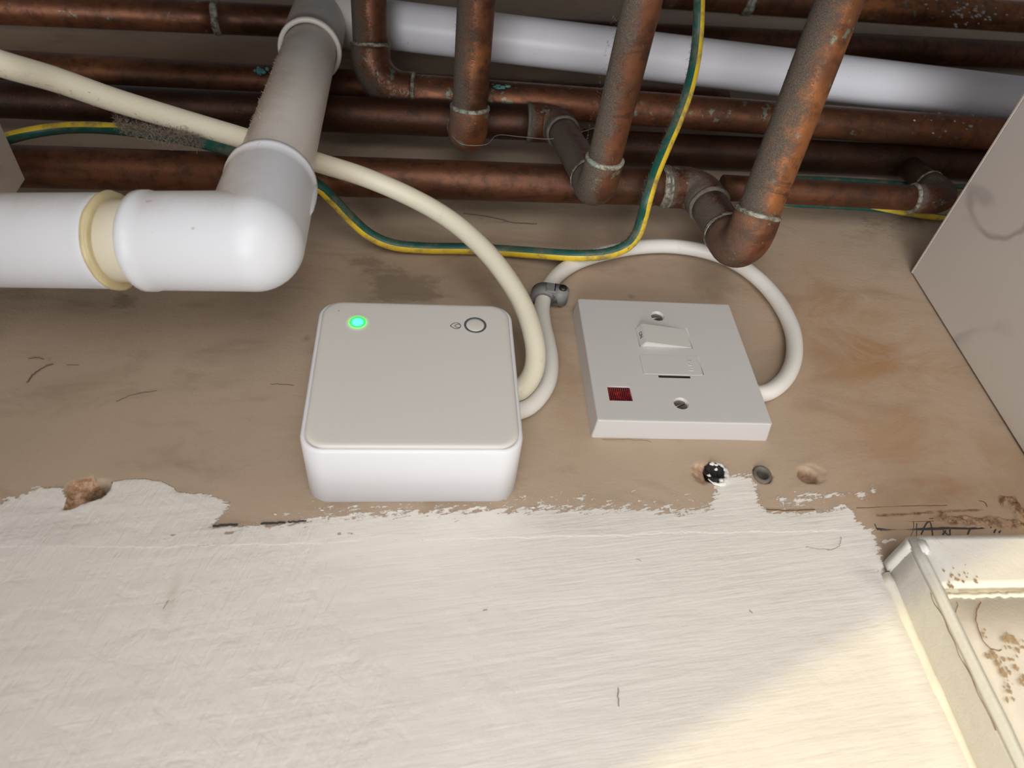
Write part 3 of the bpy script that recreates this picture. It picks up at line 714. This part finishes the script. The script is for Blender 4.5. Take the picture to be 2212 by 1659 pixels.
# riser B
T = thing('copper_pipe', 'copper pipe hanging straight down, second riser from the left, rounded bright foot', 'pipe', at(1012, 290, .04))
cB = at(1011, 298, .036); upB = Vector((cB.x - .001, -.030, cB.z + .034))
tB = at(1029, 0, .110); tB = cB + (tB - cB) * ((.2095 - .036) / (.110 - .036))
run_(T, [tB, cB, upB], [MAT['cu_riser'], MAT['cu_fit']], r=.0104, fit=m_copper('copper_foot', 1.1, .7, .8, .2), bend=.011, sock=.007)
q0 = straight(cB + (tB - cB) * .1, tB, .01); fuzz('dust', q0, RC, 420, .0013, T, spread=.9).location = -T.location
P = catmull([at(975, 292, .05), at(1000, 312, .05), at(1050, 312, .05), at(1075, 292, .045), at(1130, 296, .04), at(1200, 299, .04), at(1300, 272, .05)], 6)
bm = bmesh.new(); sweep(bm, P, .00016, 4); at_loc(T, obj('cobweb', bm, MAT['web'], T))

# riser D and bottom run
T = thing('copper_pipe', 'thickest copper riser, right of the earth wire, joined to the lowest pipe', 'pipe', at(1612, 540, .040))
cD = at(1601, 557, .037); xD = cD.x - .0045
kD = extend(bt0, bt1, xD); kD.y = -.032
tD = at(1814, 0, .152); tD = cD + (tD - cD) * ((.2095 - .037) / (.152 - .037))
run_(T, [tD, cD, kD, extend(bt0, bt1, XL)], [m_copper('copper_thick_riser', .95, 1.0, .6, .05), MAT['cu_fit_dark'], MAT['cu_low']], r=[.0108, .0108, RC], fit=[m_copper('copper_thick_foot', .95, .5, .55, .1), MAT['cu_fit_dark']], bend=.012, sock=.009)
at_loc(T, ring('solder_ring', extend(bt0, bt1, at(1436, 404, .032).x), bt1 - bt0, RC, .0065, MAT['solder'], T, .0014, wob=.08))
bm = bmesh.new(); sweep(bm, straight(cD + (tD - cD) * .12 + Vector((-.0060, -.0092, .001)), tD + Vector((-.0060, -.0092, .001)), .006), .0008, 6); at_loc(T, obj('dust_ridge', bm, MAT['dust'], T))
q0 = straight(cD + (tD - cD) * .15, tD, .01); fuzz('dust', q0, RC, 400, .0011, T, spread=.9).location = -T.location

# small-bore run right
T = thing('copper_pipe', 'thin copper pipe at the lower right behind the marble board edge', 'pipe', br0)
eR = at(2048, 432, .028); upR = eR + Vector((.001, .008, .05))
run_(T, [extend(br0, br1, at(1560, 405, .028).x), eR, upR], [MAT['cu_low'], MAT['cu_shade']], r=.0078, fit=MAT['cu_fit_dark'], bend=.012, sock=.012)

# ------------------------------------------------------------------ white waste pipe
RW = .0160; RS = .0188
T = thing('waste_pipe', 'white plastic waste pipe with two elbows crossing the copper pipes', 'pipe', att(545, 520, .283))
e2 = att(548, 522, .279); lf = att(0, 520, .292); lf = e2 + (lf - e2) * 2.2
e1 = att(688, 34, .512); rt = extend(w0, w1, XR); e1 = extend(w0, w1, e1.x); 
def sockt(name, A, P, B, s1, s2, rs, mat):
    # two socket legs meeting in a rounded heel, each with an open mouth the pipe slides into
    u1 = (A - P).normalized(); u2 = (B - P).normalized(); bm = bmesh.new()
    bmesh.ops.create_uvsphere(bm, u_segments=40, v_segments=24, radius=rs * 1.0, matrix=Matrix.Translation(P))
    for u_, s_ in ((u1, s1), (u2, s2)):
        pp = [P] + [P + u_ * (s_ * k / 5) for k in range(1, 5)] + [P + u_ * (s_ - .0045), P + u_ * (s_ - .004), P + u_ * (s_ - .0008), P + u_ * s_, P + u_ * (s_ - .0002), P + u_ * (s_ - .006)]
        rr = [rs] * 5 + [rs, rs + .0005, rs + .0005, rs - .0004, RW * 1.03, RW * .99]
        T0 = u_; N0 = Vector((0, -1, 0)); N0 = (N0 - T0 * N0.dot(T0)).normalized(); B0 = T0.cross(N0)
        rg_ = [[bm.verts.new(q_ + N0 * math.cos(2 * PI * k / 40) * r_ + B0 * math.sin(2 * PI * k / 40) * r_) for k in range(40)] for q_, r_ in zip(pp, rr)]
        for a_, b_ in zip(rg_, rg_[1:]):
            for k in range(40): bm.faces.new((a_[k], a_[(k + 1) % 40], b_[(k + 1) % 40], b_[k]))
    o = obj(name, bm, mat, T); at_loc(T, o); return P + u1 * s1, P + u2 * s2
tlB = .0445; mB1, mB2 = sockt('elbow', lf, e2, e1, tlB, .052, RS, MAT['pvc_front'])
tlA = .080; mA1_, mA2_ = sockt('elbow', e2, e1, rt, tlA, .036, RS, MAT['pvc_riser'])
u = (e1 - e2).normalized()
at_loc(T, tube('pipe_section', straight(e2 + u * (.052 - .008), e1 - u * (tlA - .008)), RW, MAT['pvc_riser'], T, 40))
u = (rt - e1).normalized(); sc_ = mA2_
at_loc(T, tube('pipe_section', straight(sc_ - u * .008, rt), RW, MAT['pvc_clean'], T, 40))
sc_ = mA2_
at_loc(T, ring('collar', sc_ + u * .0, u, RW, .0030, MAT['pvc_clean'], T, .0016))
u = (lf - e2).normalized()
cs = e2 + (att(200, 520, .29) - e2)      # gap between elbow socket and coupling
cs = e2 + u * .0565
at_loc(T, tube('pipe_section', straight(e2 + u * (tlB - .008), cs + u * .006), RW - .0002, MAT['pvc_yellow'], T, 40))
bm = bmesh.new(); sweep(bm, [cs - u * .0, cs + u * .0006, cs + u * .0016] + straight(cs + u * .004, lf), [RW, RS - .0012, RS - .0004] + [RS - .0004] * len(straight(cs + u * .004, lf)), 40); at_loc(T, obj('coupling', bm, MAT['pvc_front'], T))
at_loc(T, ring('glue_bead', cs, u, RW + .0008, .0034, MAT['glue'], T, .0020, wob=.06))
at_loc(T, ring('glue_bead', e2 + u * tlB, u, RW, .0022, MAT['glue'], T, .0008, wob=.04))
# mould ridge along the upright socket of the lower elbow
uu = (e1 - e2).normalized(); sd_ = Vector((1, 0, 0)); sd_ = (sd_ - uu * sd_.dot(uu)).normalized()
bm = bmesh.new(); sweep(bm, [e2 + uu * s_ + sd_ * (RS - .0004) for s_ in (.022, .026, .034, .042, .048, .050)], [.0004, .0014, .0018, .0018, .0014, .0004], 10); at_loc(T, obj('mould_ridge', bm, MAT['pvc_front'], T))
q0 = straight(e2 + uu * tlB, e1 - uu * tlA, .01); fuzz('dust', q0, RW, 500, .0012, T, spread=.7, mat='dust_light').location = -T.location

# ------------------------------------------------------------------ cables
T = thing('cable', 'thick cream cable curving from upper left into the side of the white hub', 'cable', at(1128, 850, .012))
P = catmull([att(-220, 55, .262), att(-100, 98, .270), at(0, 137, .127), at(120, 172, .116), at(250, 217, .104), at(400, 262, .090), at(520, 297, .079), at(600, 322, .070), at(690, 352, .062), at(780, 380, .055), at(865, 415, .049), at(940, 454, .044), at(1000, 496, .040),
             at(1058, 552, .036), at(1103, 612, .032), at(1135, 672, .028), at(1153, 730, .0245), at(1157, 775, .021), at(1148, 812, .018), at(1128, 838, .016), at(1110, 846, .015)], 8)
at_loc(T, tube('sheath', P, .0049, MAT['cable'], T, 24))
# dust clump hanging under it
bm = bmesh.new()
for k in range(2600):
    f = random.random(); wd = math.sin(PI * min(1, f * 1.1 + .05)) ** .5
    c0 = at(250 + 185 * f, 262 + 46 * f + random.gauss(0, 1) * 9 * wd, .094 - .010 * f) + Vector((0, random.gauss(0, .0015), 0))
    d1 = Vector((random.gauss(0, 1), random.gauss(0, .6), random.gauss(0, 1))).normalized() * random.uniform(.0006, .0022); pv = None; pp = c0
    w = d1.cross(Vector((0, 1, .3))).normalized() * .00009
    for q_ in range(4):
        vv = (bm.verts.new(pp - w), bm.verts.new(pp + w))
        if pv: bm.faces.new((pv[0], pv[1], vv[1], vv[0]))
        pv = vv; pp = pp + d1 * .5; d1 = Matrix.Rotation(random.uniform(-1.1, 1.1), 3, 'Y') @ d1
o = obj('dust_fluff', bm, MAT['dust'], None, normals=False); tag(o, 'clump of grey dust fluff clinging under the cream cable, upper left', 'dust', kind='stuff')
fz = fuzz('dust', P[:60], .0049, 90, .0022, T, side=Vector((0, .4, -1)), spread=.35, mat='dust_light'); fz.location = -T.location

T = thing('cable', 'thin white cable looping from the switch through the grey clip to the hub', 'cable', at(1640, 848, .007))
P = catmull([at(1610, 842, .0060), at(1640, 851, .0060), at(1672, 840, .0060), at(1700, 812, .0058), at(1715, 772, .0056), at(1714, 725, .0055), at(1698, 680, .0055), at(1668, 634, .0055), at(1628, 594, .0055), at(1580, 563, .0055), at(1520, 542, .0055),
             at(1450, 532, .0055), at(1380, 534, .0055), at(1310, 546, .0055), at(1250, 565, .0055), at(1207, 592, .0055), at(1182, 625, .0055), at(1171, 660, .0055), at(1173, 700, .0060), at(1182, 740, .0065), at(1188, 780, .0070), at(1184, 820, .0072),
             at(1168, 852, .0072), at(1142, 878, .0070), at(1105, 892, .0070), at(1080, 896, .0070)], 8)
at_loc(T, tube('sheath', P, .0043, MAT['cable_w'], T, 24))

def earth(P, T, rot, r=.0032):
    n = len(P)
    def mi(i, k, N, Tn, a): return 1 if math.cos(a) > -.06 else 0
    bm = bmesh.new(); sweep(bm, P, r, 32, mi=mi, rot=rot); o = obj('sheath', bm, [MAT['yel'], MAT['grn']], T); at_loc(T, o); return o
T = thing('earth_wire', 'green and yellow earth wire dipping across the wall and rising to the top', 'wire', at(1130, 540, .006))
P = catmull([at(-140, 360, .040), at(-60, 325, .038), at(20, 298, .036), at(80, 284, .036), at(150, 276, .038), at(230, 277, .040), at(330, 289, .044), at(420, 305, .048), at(500, 326, .050), at(600, 360, .050), at(680, 397, .048), at(720, 432, .036), at(760, 474, .022), at(800, 508, .012),
             at(850, 529, .007), at(920, 536, .005), at(1000, 537, .005), at(1080, 541, .005), at(1150, 546, .008), at(1240, 552, .0125), at(1305, 549, .0145), at(1350, 534, .018), at(1375, 508, .026), at(1388, 470, .036), at(1398, 430, .048), at(1415, 375, .056), at(1440, 315, .064),
             at(1463, 262, .072), at(1484, 205, .082), at(1499, 145, .092), at(1507, 85, .103), at(1510, 20, .116), at(1511, -60, .130), at(1512, -180, .150), at(1514, -420, .190), at(1514, -560, .2095)], 10)
T_, N_ = frames(P)
# rotate the colour split so that green faces up/left and yellow down/right
def rotf(f):
    i = min(len(P) - 1, int(f * len(P))); Tn, Nn = T_[i], N_[i]; Bn = Tn.cross(Nn); v_ = Vector((-.05, -.55, -.83))
    g_ = v_.cross(Tn).normalized(); s_ = min(1, max(0, (f - .14) / .16)); tw = PI * (1 - s_)
    g_ = Matrix.Rotation(tw, 3, Tn) @ g_
    return math.atan2(g_.dot(Bn), g_.dot(Nn))
earth(P, T, rotf)
i0 = int(len(P) * .54); fz = fuzz('dust', P[i0:i0 + 60], .0032, 380, .0022, T, side=Vector((-.2, -.3, 1)), spread=.8); fz.location = -T.location
i0 = int(len(P) * .29); fz = fuzz('dust', P[i0:i0 + 50], .0032, 160, .0016, T, side=Vector((0, -.3, 1)), spread=.9); fz.location = -T.location
i0 = int(len(P) * .72); fz = fuzz('dust', P[i0:i0 + 50], .0032, 120, .0022, T, side=Vector((-1, 0, 0)), spread=.5); fz.location = -T.location
T = thing('earth_wire', 'yellow and green wire half hidden under the thin pipe at the right', 'wire', at(1900, 452, .005))
P = catmull([at(1690, 440, .006), at(1800, 445, .005), at(1880, 450, .004), at(1960, 460, .004), at(2040, 470, .004), at(2200, 470, .004)], 10)
earth(P, T, lambda f: .4 + 6 * f, .0021)
T = thing('earth_wire', 'dark green wire lying just above the thin pipe at the right', 'wire', at(1850, 390, .008))
P = catmull([at(1690, 384, .012), at(1800, 388, .010), at(1900, 394, .010), at(1980, 400, .010), at(2100, 404, .010)], 8)
at_loc(T, tube('sheath', P, .0018, MAT['grn'], T, 16))

# cable clip
cp = at(1176, 640, .0055)
T = thing('cable_clip', 'grey plastic cable clip nailed over the white cable above the switch', 'clip', (cp.x, 0, cp.z))
bm = bmesh.new(); prof = []   # arch over cable: profile in x-y, thickness along z
ro_, ri = .0075, .0047; n = 16
ang = [math.radians(a) for a in [180 + 20 - 200 * k / n for k in range(n + 1)]]
outer = [(ro_ * math.cos(a), -.0050 - ro_ * .95 * math.sin(a)) for a in ang]; inner = [(ri * math.cos(a), -.0050 - ri * math.sin(a)) for a in ang]
hz = .0040
vo = [[bm.verts.new((x, y, z)) for x, y in outer] for z in (-hz, hz)]; vi = [[bm.verts.new((x, y, z)) for x, y in inner] for z in (-hz, hz)]
for k in range(n):
    bm.faces.new((vo[0][k], vo[0][k + 1], vo[1][k + 1], vo[1][k])); bm.faces.new((vi[0][k], vi[1][k], vi[1][k + 1], vi[0][k + 1]))
    bm.faces.new((vo[0][k], vi[0][k], vi[0][k + 1], vo[0][k + 1])); bm.faces.new((vo[1][k], vo[1][k + 1], vi[1][k + 1], vi[1][k]))
for k in (0, n): bm.faces.new((vo[0][k], vo[1][k], vi[1][k], vi[0][k]))
bmesh.ops.bevel(bm, geom=[e for e in bm.edges if abs(e.verts[0].co.z - e.verts[1].co.z) < 1e-6 and e.calc_face_angle(0) > .8], offset=.0006, segments=2, affect='EDGES')
a_ = obj('hook', bm, MAT['clip'], T)
bm = bmesh.new()
sh_ = [(.0040, -.0040), (.0095, -.0040), (.0122, -.0022), (.0128, .0), (.0122, .0022), (.0095, .0040), (.0040, .0040)]
stack(bm, [(sh_, -.0028), (sh_, -.0128)][::1]); bmesh.ops.bevel(bm, geom=[e for e in bm.edges if abs(e.verts[0].co.y - e.verts[1].co.y) < 1e-6], offset=.0007, segments=2, affect='EDGES')
b_ = obj('nail_block', bm, MAT['clip'], T)
bm = bmesh.new(); box(bm, .0, .0060, -.0128, -.0100, -.0038, .0038, .0008); obj('bridge', bm, MAT['clip'], T)
bm = bmesh.new(); bmesh.ops.create_cone(bm, cap_ends=True, segments=24, radius1=.0023, radius2=.0021, depth=.0012, matrix=Matrix.Translation((.0092, -.0132, 0)) @ Matrix.Rotation(PI / 2, 4, 'X')); obj('nail_head', bm, m_plain('nail_steel', (.05, .045, .04), .4, .2, 200, metal=.7), T)
bm = bmesh.new(); bmesh.ops.create_cone(bm, cap_ends=True, segments=16, radius1=.0011, radius2=.0011, depth=.0045, matrix=Matrix.Translation((.0092, -.0012, 0)) @ Matrix.Rotation(PI / 2, 4, 'X')); obj('nail_shank', bm, MAT['brass'], T)
T.rotation_euler = (0, .18, 0)

# ------------------------------------------------------------------ hub
HX0, HZ0, HW, HH, HD = -.16969, -.07819, .0878, .08617, .0369
T = thing('smart_hub', 'white rounded-square heating hub with a glowing green light on the wall', 'hub', (HX0, 0, HZ0))
cx, cz = HW / 2, HH / 2
bm = bmesh.new()
def RR(ins, y, r=.0093, cx=cx, cz=cz, w=HW, h=HH): return (rrect(cx, cz, w - 2 * ins, h - 2 * ins, max(.0006, r - ins), 10), y)
stack(bm, [RR(.0012, 0), RR(.0006, -.0004), RR(.0006, -.0010), RR(0, -.0013), RR(0, -HD + .0022), RR(.0003, -HD + .0013), RR(.0010, -HD + .0007), RR(.0016, -HD + .0006), RR(.0019, -HD + .0012)], True, True)
obj('housing', bm, MAT['hub'], T)
bm = bmesh.new()
PR = dict(r=.0088, cx=cx + .0001, cz=cz + .0001, w=HW - .0036, h=HH - .0030)
stack(bm, [RR(0.00005, -HD + .0014, **PR), RR(0, -HD + .0002, **PR), RR(.0003, -HD - .0003, **PR), RR(.0009, -HD - .0007, **PR), RR(.0020, -HD - .0008, **PR), RR(.004, -HD - .0008, **PR)], False, True)
obj('front_plate', bm, MAT['hubp'], T)
def disc(name, x, z, y, r0, r1, mat, par=T, seg=48, th=.00015, fall=False):
    bm = bmesh.new(); ins = [];
    lv = [(r0, y), (r1, y)] if not th else [(r0, y + th), (r0, y - 0), (r1, y - 0), (r1, y + th)]
    if fall: lv = [(r0 + (r1 - r0) * k / 10, y - .00002 * (10 - k)) for k in range(11)]
    R_ = []
    for rr, yy in lv: R_.append([bm.verts.new((x + rr * math.cos(2 * PI * k / seg), yy, z + rr * math.sin(2 * PI * k / seg))) for k in range(seg)])
    for a, b in zip(R_, R_[1:]):
        for k in range(seg): bm.faces.new((a[k], a[(k + 1) % seg], b[(k + 1) % seg], b[k]))
    if r0 < 1e-5: pass
    o = obj(name, bm, mat, par)
    if fall:
        at2 = o.data.attributes.new('fall', 'FLOAT', 'POINT'); vals = []
        for v in o.data.vertices:
            rr = math.hypot(v.co.x - x, v.co.z - z); f = 1 - (rr - r0) / (r1 - r0); vals.append(max(0, f) ** 2.2)
        at2.data.foreach_set('value', vals)
    return o
FY = -HD - .0008
def dome(name, x, z, y, r, h, mat, par):
    bm = bmesh.new(); prev = None; seg = 40; rows = []
    for j in range(7):
        t = j / 6; rr = r * math.cos(t * PI / 2) if j < 6 else 0; yy = y - h * math.sin(t * PI / 2)
        rows.append([bm.verts.new((x + rr * math.cos(2 * PI * k / seg), yy, z + rr * math.sin(2 * PI * k / seg))) for k in range(seg)] if rr > 0 else [bm.verts.new((x, yy, z))])
    for a, b in zip(rows, rows[1:]):
        for k in range(seg):
            if len(b) > 1: bm.faces.new((a[k], a[(k + 1) % seg], b[(k + 1) % seg], b[k]))
            else: bm.faces.new((a[k], a[(k + 1) % seg], b[0]))
    return obj(name, bm, mat, par)
LX, LZ = .0179, .0705
o = disc('light_halo', LX, LZ, FY - .00003, .0033, .0060, MAT['halo'], fall=True)
o = disc('light_ring', LX, LZ, FY - .00032, .0026, .0036, MAT['ledring'])
o = dome('indicator_light', LX, LZ, FY - .0001, .0029, .0004, MAT['led'], T); o['label'] = 'glowing cyan-green indicator light'
BX, BZ = .0704, .0706
o = disc('button_ring', BX, BZ, FY - .00010, .0041, .0051, MAT['btn']); o['label'] = 'dark ring around the button'
dome('button', BX, BZ, FY - .00002, .0041, .0004, MAT['hubp'], T)
# drop emblem: outline with an inner pointed loop
def loc_of(zxp, zyp):
    q_ = at(940 + zxp * 140 / 2212, 660 + zyp * 140 / 2212, HD + .0008); return Vector((q_.x - HX0, FY, q_.z - HZ0))
o1 = [loc_of(*q) for q in [(515, 690), (580, 640), (640, 605), (720, 592), (790, 605), (850, 645), (872, 695), (850, 745), (800, 780), (720, 795), (650, 780), (580, 738), (515, 690)]]
o2 = [loc_of(*q) for q in [(855, 650), (790, 640), (730, 655), (670, 692), (720, 735), (780, 755), (845, 745)]]
def pl(pts, per=5):
    return catmull(pts, per)
ribbon('emblem', pl(o1), .00034, MAT['ink'], T, .00006); ribbon('emblem', pl(o2), .00034, MAT['ink'], T, .00006)
dome('pin_hole', .0090, .0780, FY - .00001, .00028, .00008, MAT['ink'], T)

# ------------------------------------------------------------------ fused switch
T = thing('fused_switch', 'white square fused switch plate with rocker and small red lamp', 'switch', (0, 0, 0)); T.rotation_euler = (0, .0158, 0)
S = .086; TD = .0116
def boolean(target, cutters):
    for c in cutters:
        md = target.modifiers.new('b', 'BOOLEAN'); md.operation = 'DIFFERENCE'; md.object = c; md.solver = 'EXACT'
    dg = bpy.context.evaluated_depsgraph_get(); dg.update(); me2 = D.meshes.new_from_object(target.evaluated_get(dg))
    target.modifiers.clear(); old = target.data; target.data = me2
    for c in cutters: D.objects.remove(c)
    return target
bm = bmesh.new()
def sq(i, y, r=.0012): return (rrect(0, 0, S - 2 * i, S - 2 * i, r, 5), y)
stack(bm, [sq(0, 0), sq(0, -.0010), sq(.0010, -TD + .0006), sq(.0013, -TD + .0001), sq(.0019, -TD)])
plate = obj('plate', bm, MAT['fcu'], T, smooth=False)
def cutbox(x0, x1, z0, z1, y0=-.02, y1=-.004, bev=0):
    bm = bmesh.new(); box(bm, x0, x1, y0, y1, z0, z1, 0); 
    if bev: bmesh.ops.bevel(bm, geom=[e for e in bm.edges if abs(e.verts[0].co.y - e.verts[1].co.y) > .001], offset=bev, segments=3, affect='EDGES')
    return obj('cut', bm, None, T)
def cutcyl(x, z, r, y1=-.004):
    bm = bmesh.new(); bmesh.ops.create_cone(bm, cap_ends=True, segments=32, radius1=r, radius2=r, depth=.016 , matrix=Matrix.Translation((x, y1 - .008, z)) @ Matrix.Rotation(PI / 2, 4, 'X')); return obj('cut', bm, None, T)
cuts = [cutcyl(-.0003, .0303, .0037), cutcyl(-.0001, -.0305, .0037), cutbox(-.0141, .0139, .0067, .0213), cutbox(-.0153, .0154, -.0123, .0015, bev=.0008), cutbox(-.0080, .0081, -.0142, -.0118, y1=-.002), cutbox(-.0347, -.0234, -.0298, -.0205)]
boolean(plate, cuts)
bm = bmesh.new(); box(bm, -.040, .040, -.0064, -.0015, -.040, .040, 0); obj('back_plate', bm, MAT['dark'], T, smooth=False)  # near-black sheet gives the shade behind the cut-outs
# rocker
bm = bmesh.new()
vv = {}
for z in (.0070, .0210):
    vv[z] = [bm.verts.new(c) for c in ((-.0138, -.0045, z), (.0132, -.0045, z), (.0135, -TD + .0001, z), (-.0113, -TD - .0031, z), (-.0136, -TD + .0006, z))]
a, b = vv[.0070], vv[.0210]; bm.faces.new(a); bm.faces.new(b[::-1])
for k in range(5): bm.faces.new((a[k], b[k], b[(k + 1) % 5], a[(k + 1) % 5]))
bmesh.ops.recalc_face_normals(bm, faces=bm.faces); bmesh.ops.bevel(bm, geom=list(bm.edges), offset=.00035, segments=2, affect='EDGES')
rk = obj('rocker', bm, MAT['fcu2'], T, smooth=False)
def text(body, size, mat, parent, M4, name, ext=.00015):
    cu = D.curves.new('t', 'FONT'); cu.body = body; cu.size = size; cu.extrude = ext; cu.align_x = 'CENTER'; cu.align_y = 'CENTER'
    to = D.objects.new('t', cu); COL.objects.link(to); dg = bpy.context.evaluated_depsgraph_get(); dg.update()
    me2 = D.meshes.new_from_object(to.evaluated_get(dg)); D.objects.remove(to); me2.transform(M4)
    o = D.objects.new(name, me2); COL.objects.link(o); me2.materials.clear(); me2.materials.append(mat); o.parent = parent; return o
def basis(right, up, org):
    r_, u_ = Vector(right).normalized(), Vector(up).normalized(); n_ = r_.cross(u_)
    m_ = Matrix.Identity(4)
    for i in range(3): m_[i][0] = r_[i]; m_[i][1] = u_[i]; m_[i][2] = n_[i]; m_[i][3] = org[i]
    return m_
en = Vector((-.0023, 0, 0)) ; eup = Vector((.0023, -.0037, 0)).normalized()
text('ON', .0028, MAT['scratch'], rk, basis((0, 0, -1), (.0023, -.0037, 0), (-.01250, -TD - .00125, .0140)), 'lettering', .0001)
bm = bmesh.new(); stack(bm, [(rrect(0, -.0054, .0302, .0133, .0008, 4), -.005), (rrect(0, -.0054, .0302, .0133, .0008, 4), -TD + .0001), (rrect(0, -.0054, .0298, .0129, .0007, 4), -TD - .0001)])
bm2 = bmesh.new(); box(bm2, -.0079, .0080, -TD + .0004, -.006, -.0141, -.0125); obj('slot_shade', bm2, MAT['dark'], T, smooth=False)  # black block fills the opening in place of its shade
fc = obj('fuse_carrier', bm, MAT['fcu'], T, smooth=False)
text('FUSE', .0036, MAT['fcu2'], fc, basis((0, 0, 1), (-1, 0, 0), (.0100, -TD - .0001, -.0055)), 'lettering', .00025)
bm = bmesh.new(); box(bm, -.0345, -.0236, -TD + .0007, -.005, -.0296, -.0207, .0002); obj('indicator_lamp', bm, MAT['neon'], T, smooth=False)['label'] = 'small red rectangular lamp window'
for (sx_, sz_, an) in ((-.0003, .0303, .15), (-.0001, -.0305, .45)):
    bm = bmesh.new(); bmesh.ops.create_cone(bm, cap_ends=True, segments=32, radius1=.0036, radius2=.0032, depth=.0020, matrix=Matrix.Rotation(PI / 2, 4, 'X'))
    s_ = obj('screw', bm, MAT['steel'], T, smooth=False)
    bm = bmesh.new(); box(bm, -.004, .004, -.0015, -.0003, -.00045, .00045); c_ = obj('cut', bm, None, None); 
    s_.parent = None; boolean(s_, [c_]); s_.parent = T; s_.location = (sx_, -TD + .0026, sz_); s_.rotation_euler = (0, -an, 0)
    bm = bmesh.new(); box(bm, -.003, .003, -.0004, -.0002, -.00044, .00044); k_ = obj('slot_shade', bm, MAT['dark'], s_, smooth=False)
for (px, py) in ((1583, 710), (1638, 849), (1391, 861), (1389, 667)):
    pass

# ------------------------------------------------------------------ wall plugs
q0 = at(1647, 1024, .001)
T = thing('wall_plug', 'hollow brown wall plug in the middle of the three holes below the switch', 'plug', (q0.x, 0, q0.z))
bm = bmesh.new(); n = 28
lv = [(.0043, .007), (.0042, -.0012), (.0037, -.0017), (.0030, -.0015), (.0026, -.0006), (.0023, .009)]
R_ = [[bm.verts.new((r_ * math.cos(2 * PI * k / n), y_, r_ * 1.1 * math.sin(2 * PI * k / n))) for k in range(n)] for r_, y_ in lv]
for a, b in zip(R_, R_[1:]):
    for k in range(n): bm.faces.new((a[k], a[(k + 1) % n], b[(k + 1) % n], b[k]))
bm.faces.new(R_[-1]); bm.faces.new(R_[0])
bmesh.ops.recalc_face_normals(bm, faces=bm.faces); obj('sleeve', bm, MAT['plug'], T)
bm = bmesh.new(); bmesh.ops.create_circle(bm, cap_ends=True, segments=20, radius=.0024, matrix=Matrix.Translation((0, .0060, 0)) @ Matrix.Rotation(PI / 2, 4, 'X')); obj('bore', bm, MAT['tar'], T)
q0 = at(1546, 1023, .0)
T = thing('wall_plug', 'black wall plug smeared with white paint, leftmost of the three holes under the switch', 'plug', (q0.x, 0, q0.z))
bm = bmesh.new(); bmesh.ops.create_icosphere(bm, subdivisions=4, radius=1, matrix=Matrix.Diagonal((.0048, .0030, .0058, 1)))
for v in bm.verts:
    f = noise.noise(v.co * 700) + .5 * noise.noise(v.co * 1700); v.co *= 1 + .35 * f
    if v.co.y < 0: v.co.y = v.co.y * .5 + .0035 * max(0, 1 - (v.co.x ** 2 + v.co.z ** 2) / .003 ** 2)
for v in bm.verts: v.co.y += .0002
obj('plug_body', bm, MAT['tar'], T)
bm = bmesh.new(); n = 26; P = []
for k in range(n + 1):
    a = math.radians(-150 + 240 * k / n); w_ = 1 + .12 * noise.noise(Vector((k * .5, 7, 0))); P.append(Vector((.0050 * w_ * math.cos(a), -.0002, .0062 * w_ * math.sin(a))))
sweep(bm, P, [max(.0003, .0013 * math.sin(PI * k / n) * (1 + 1.1 * noise.noise(Vector((k * .8, 0, 0))))) for k in range(n + 1)], 10); obj('paint_smear', bm, MAT['wpaint'], T)
for (x_, z_, s_) in ((-.0008, .0046, .0011), (.0008, .0038, .0008), (-.0042, -.0020, .0007), (.0012, -.0046, .0009), (0.0, .0014, .0005)):
    bm = bmesh.new(); bmesh.ops.create_icosphere(bm, subdivisions=2, radius=1, matrix=Matrix.Translation((x_, -.0014, z_)) @ Matrix.Diagonal((s_ * 1.3, .0006, s_, 1)))
    for v in bm.verts: v.co += Vector((noise.noise(v.co * 900), 0, noise.noise(v.co * 900 + Vector((7, 7, 7))))) * .0011
    obj('paint_smear', bm, MAT['wpaint'], T)

# ------------------------------------------------------------------ out of frame: casing added to shade the pipes, and a board added to cut the sun
T = thing('shade_casing', 'plain casing added outside the frame to shade the pipes, where the copper risers enter', 'shade_casing', (-.05, -.21, .03))
bm = bmesh.new(); box(bm, -.27, .36, -.30, 0, 0, .60, .006); obj('casing', bm, MAT['shade_casing'], T, smooth=False)
NP = Vector((-.407, -.1298, .904)).normalized(); c0 = Vector((.0509, -.009, -.1409)) + SUN * 0.85
ev = NP.cross(SUN).normalized()                  # along the edge
up = SUN.cross(ev).normalized(); up = up if up.dot(NP) > 0 else -up
T = thing('sun_blocker', 'plain wooden board added outside the frame so its edge cuts the sun on the wall', 'board', c0)
bm = bmesh.new()
for a in (0, .018):
    pass
pts = [(-.9, 0), (.9, 0), (.9, 1.1), (-.9, 1.1)]
f_ = [bm.verts.new(ev * x_ + up * y_) for x_, y_ in pts]; g_ = [bm.verts.new(ev * x_ + up * y_ + SUN * .018) for x_, y_ in pts]
bm.faces.new(f_); bm.faces.new(g_[::-1])
for k in range(4): bm.faces.new((f_[k], g_[k], g_[(k + 1) % 4], f_[(k + 1) % 4]))
obj('board', bm, MAT['wood'], T, smooth=False)
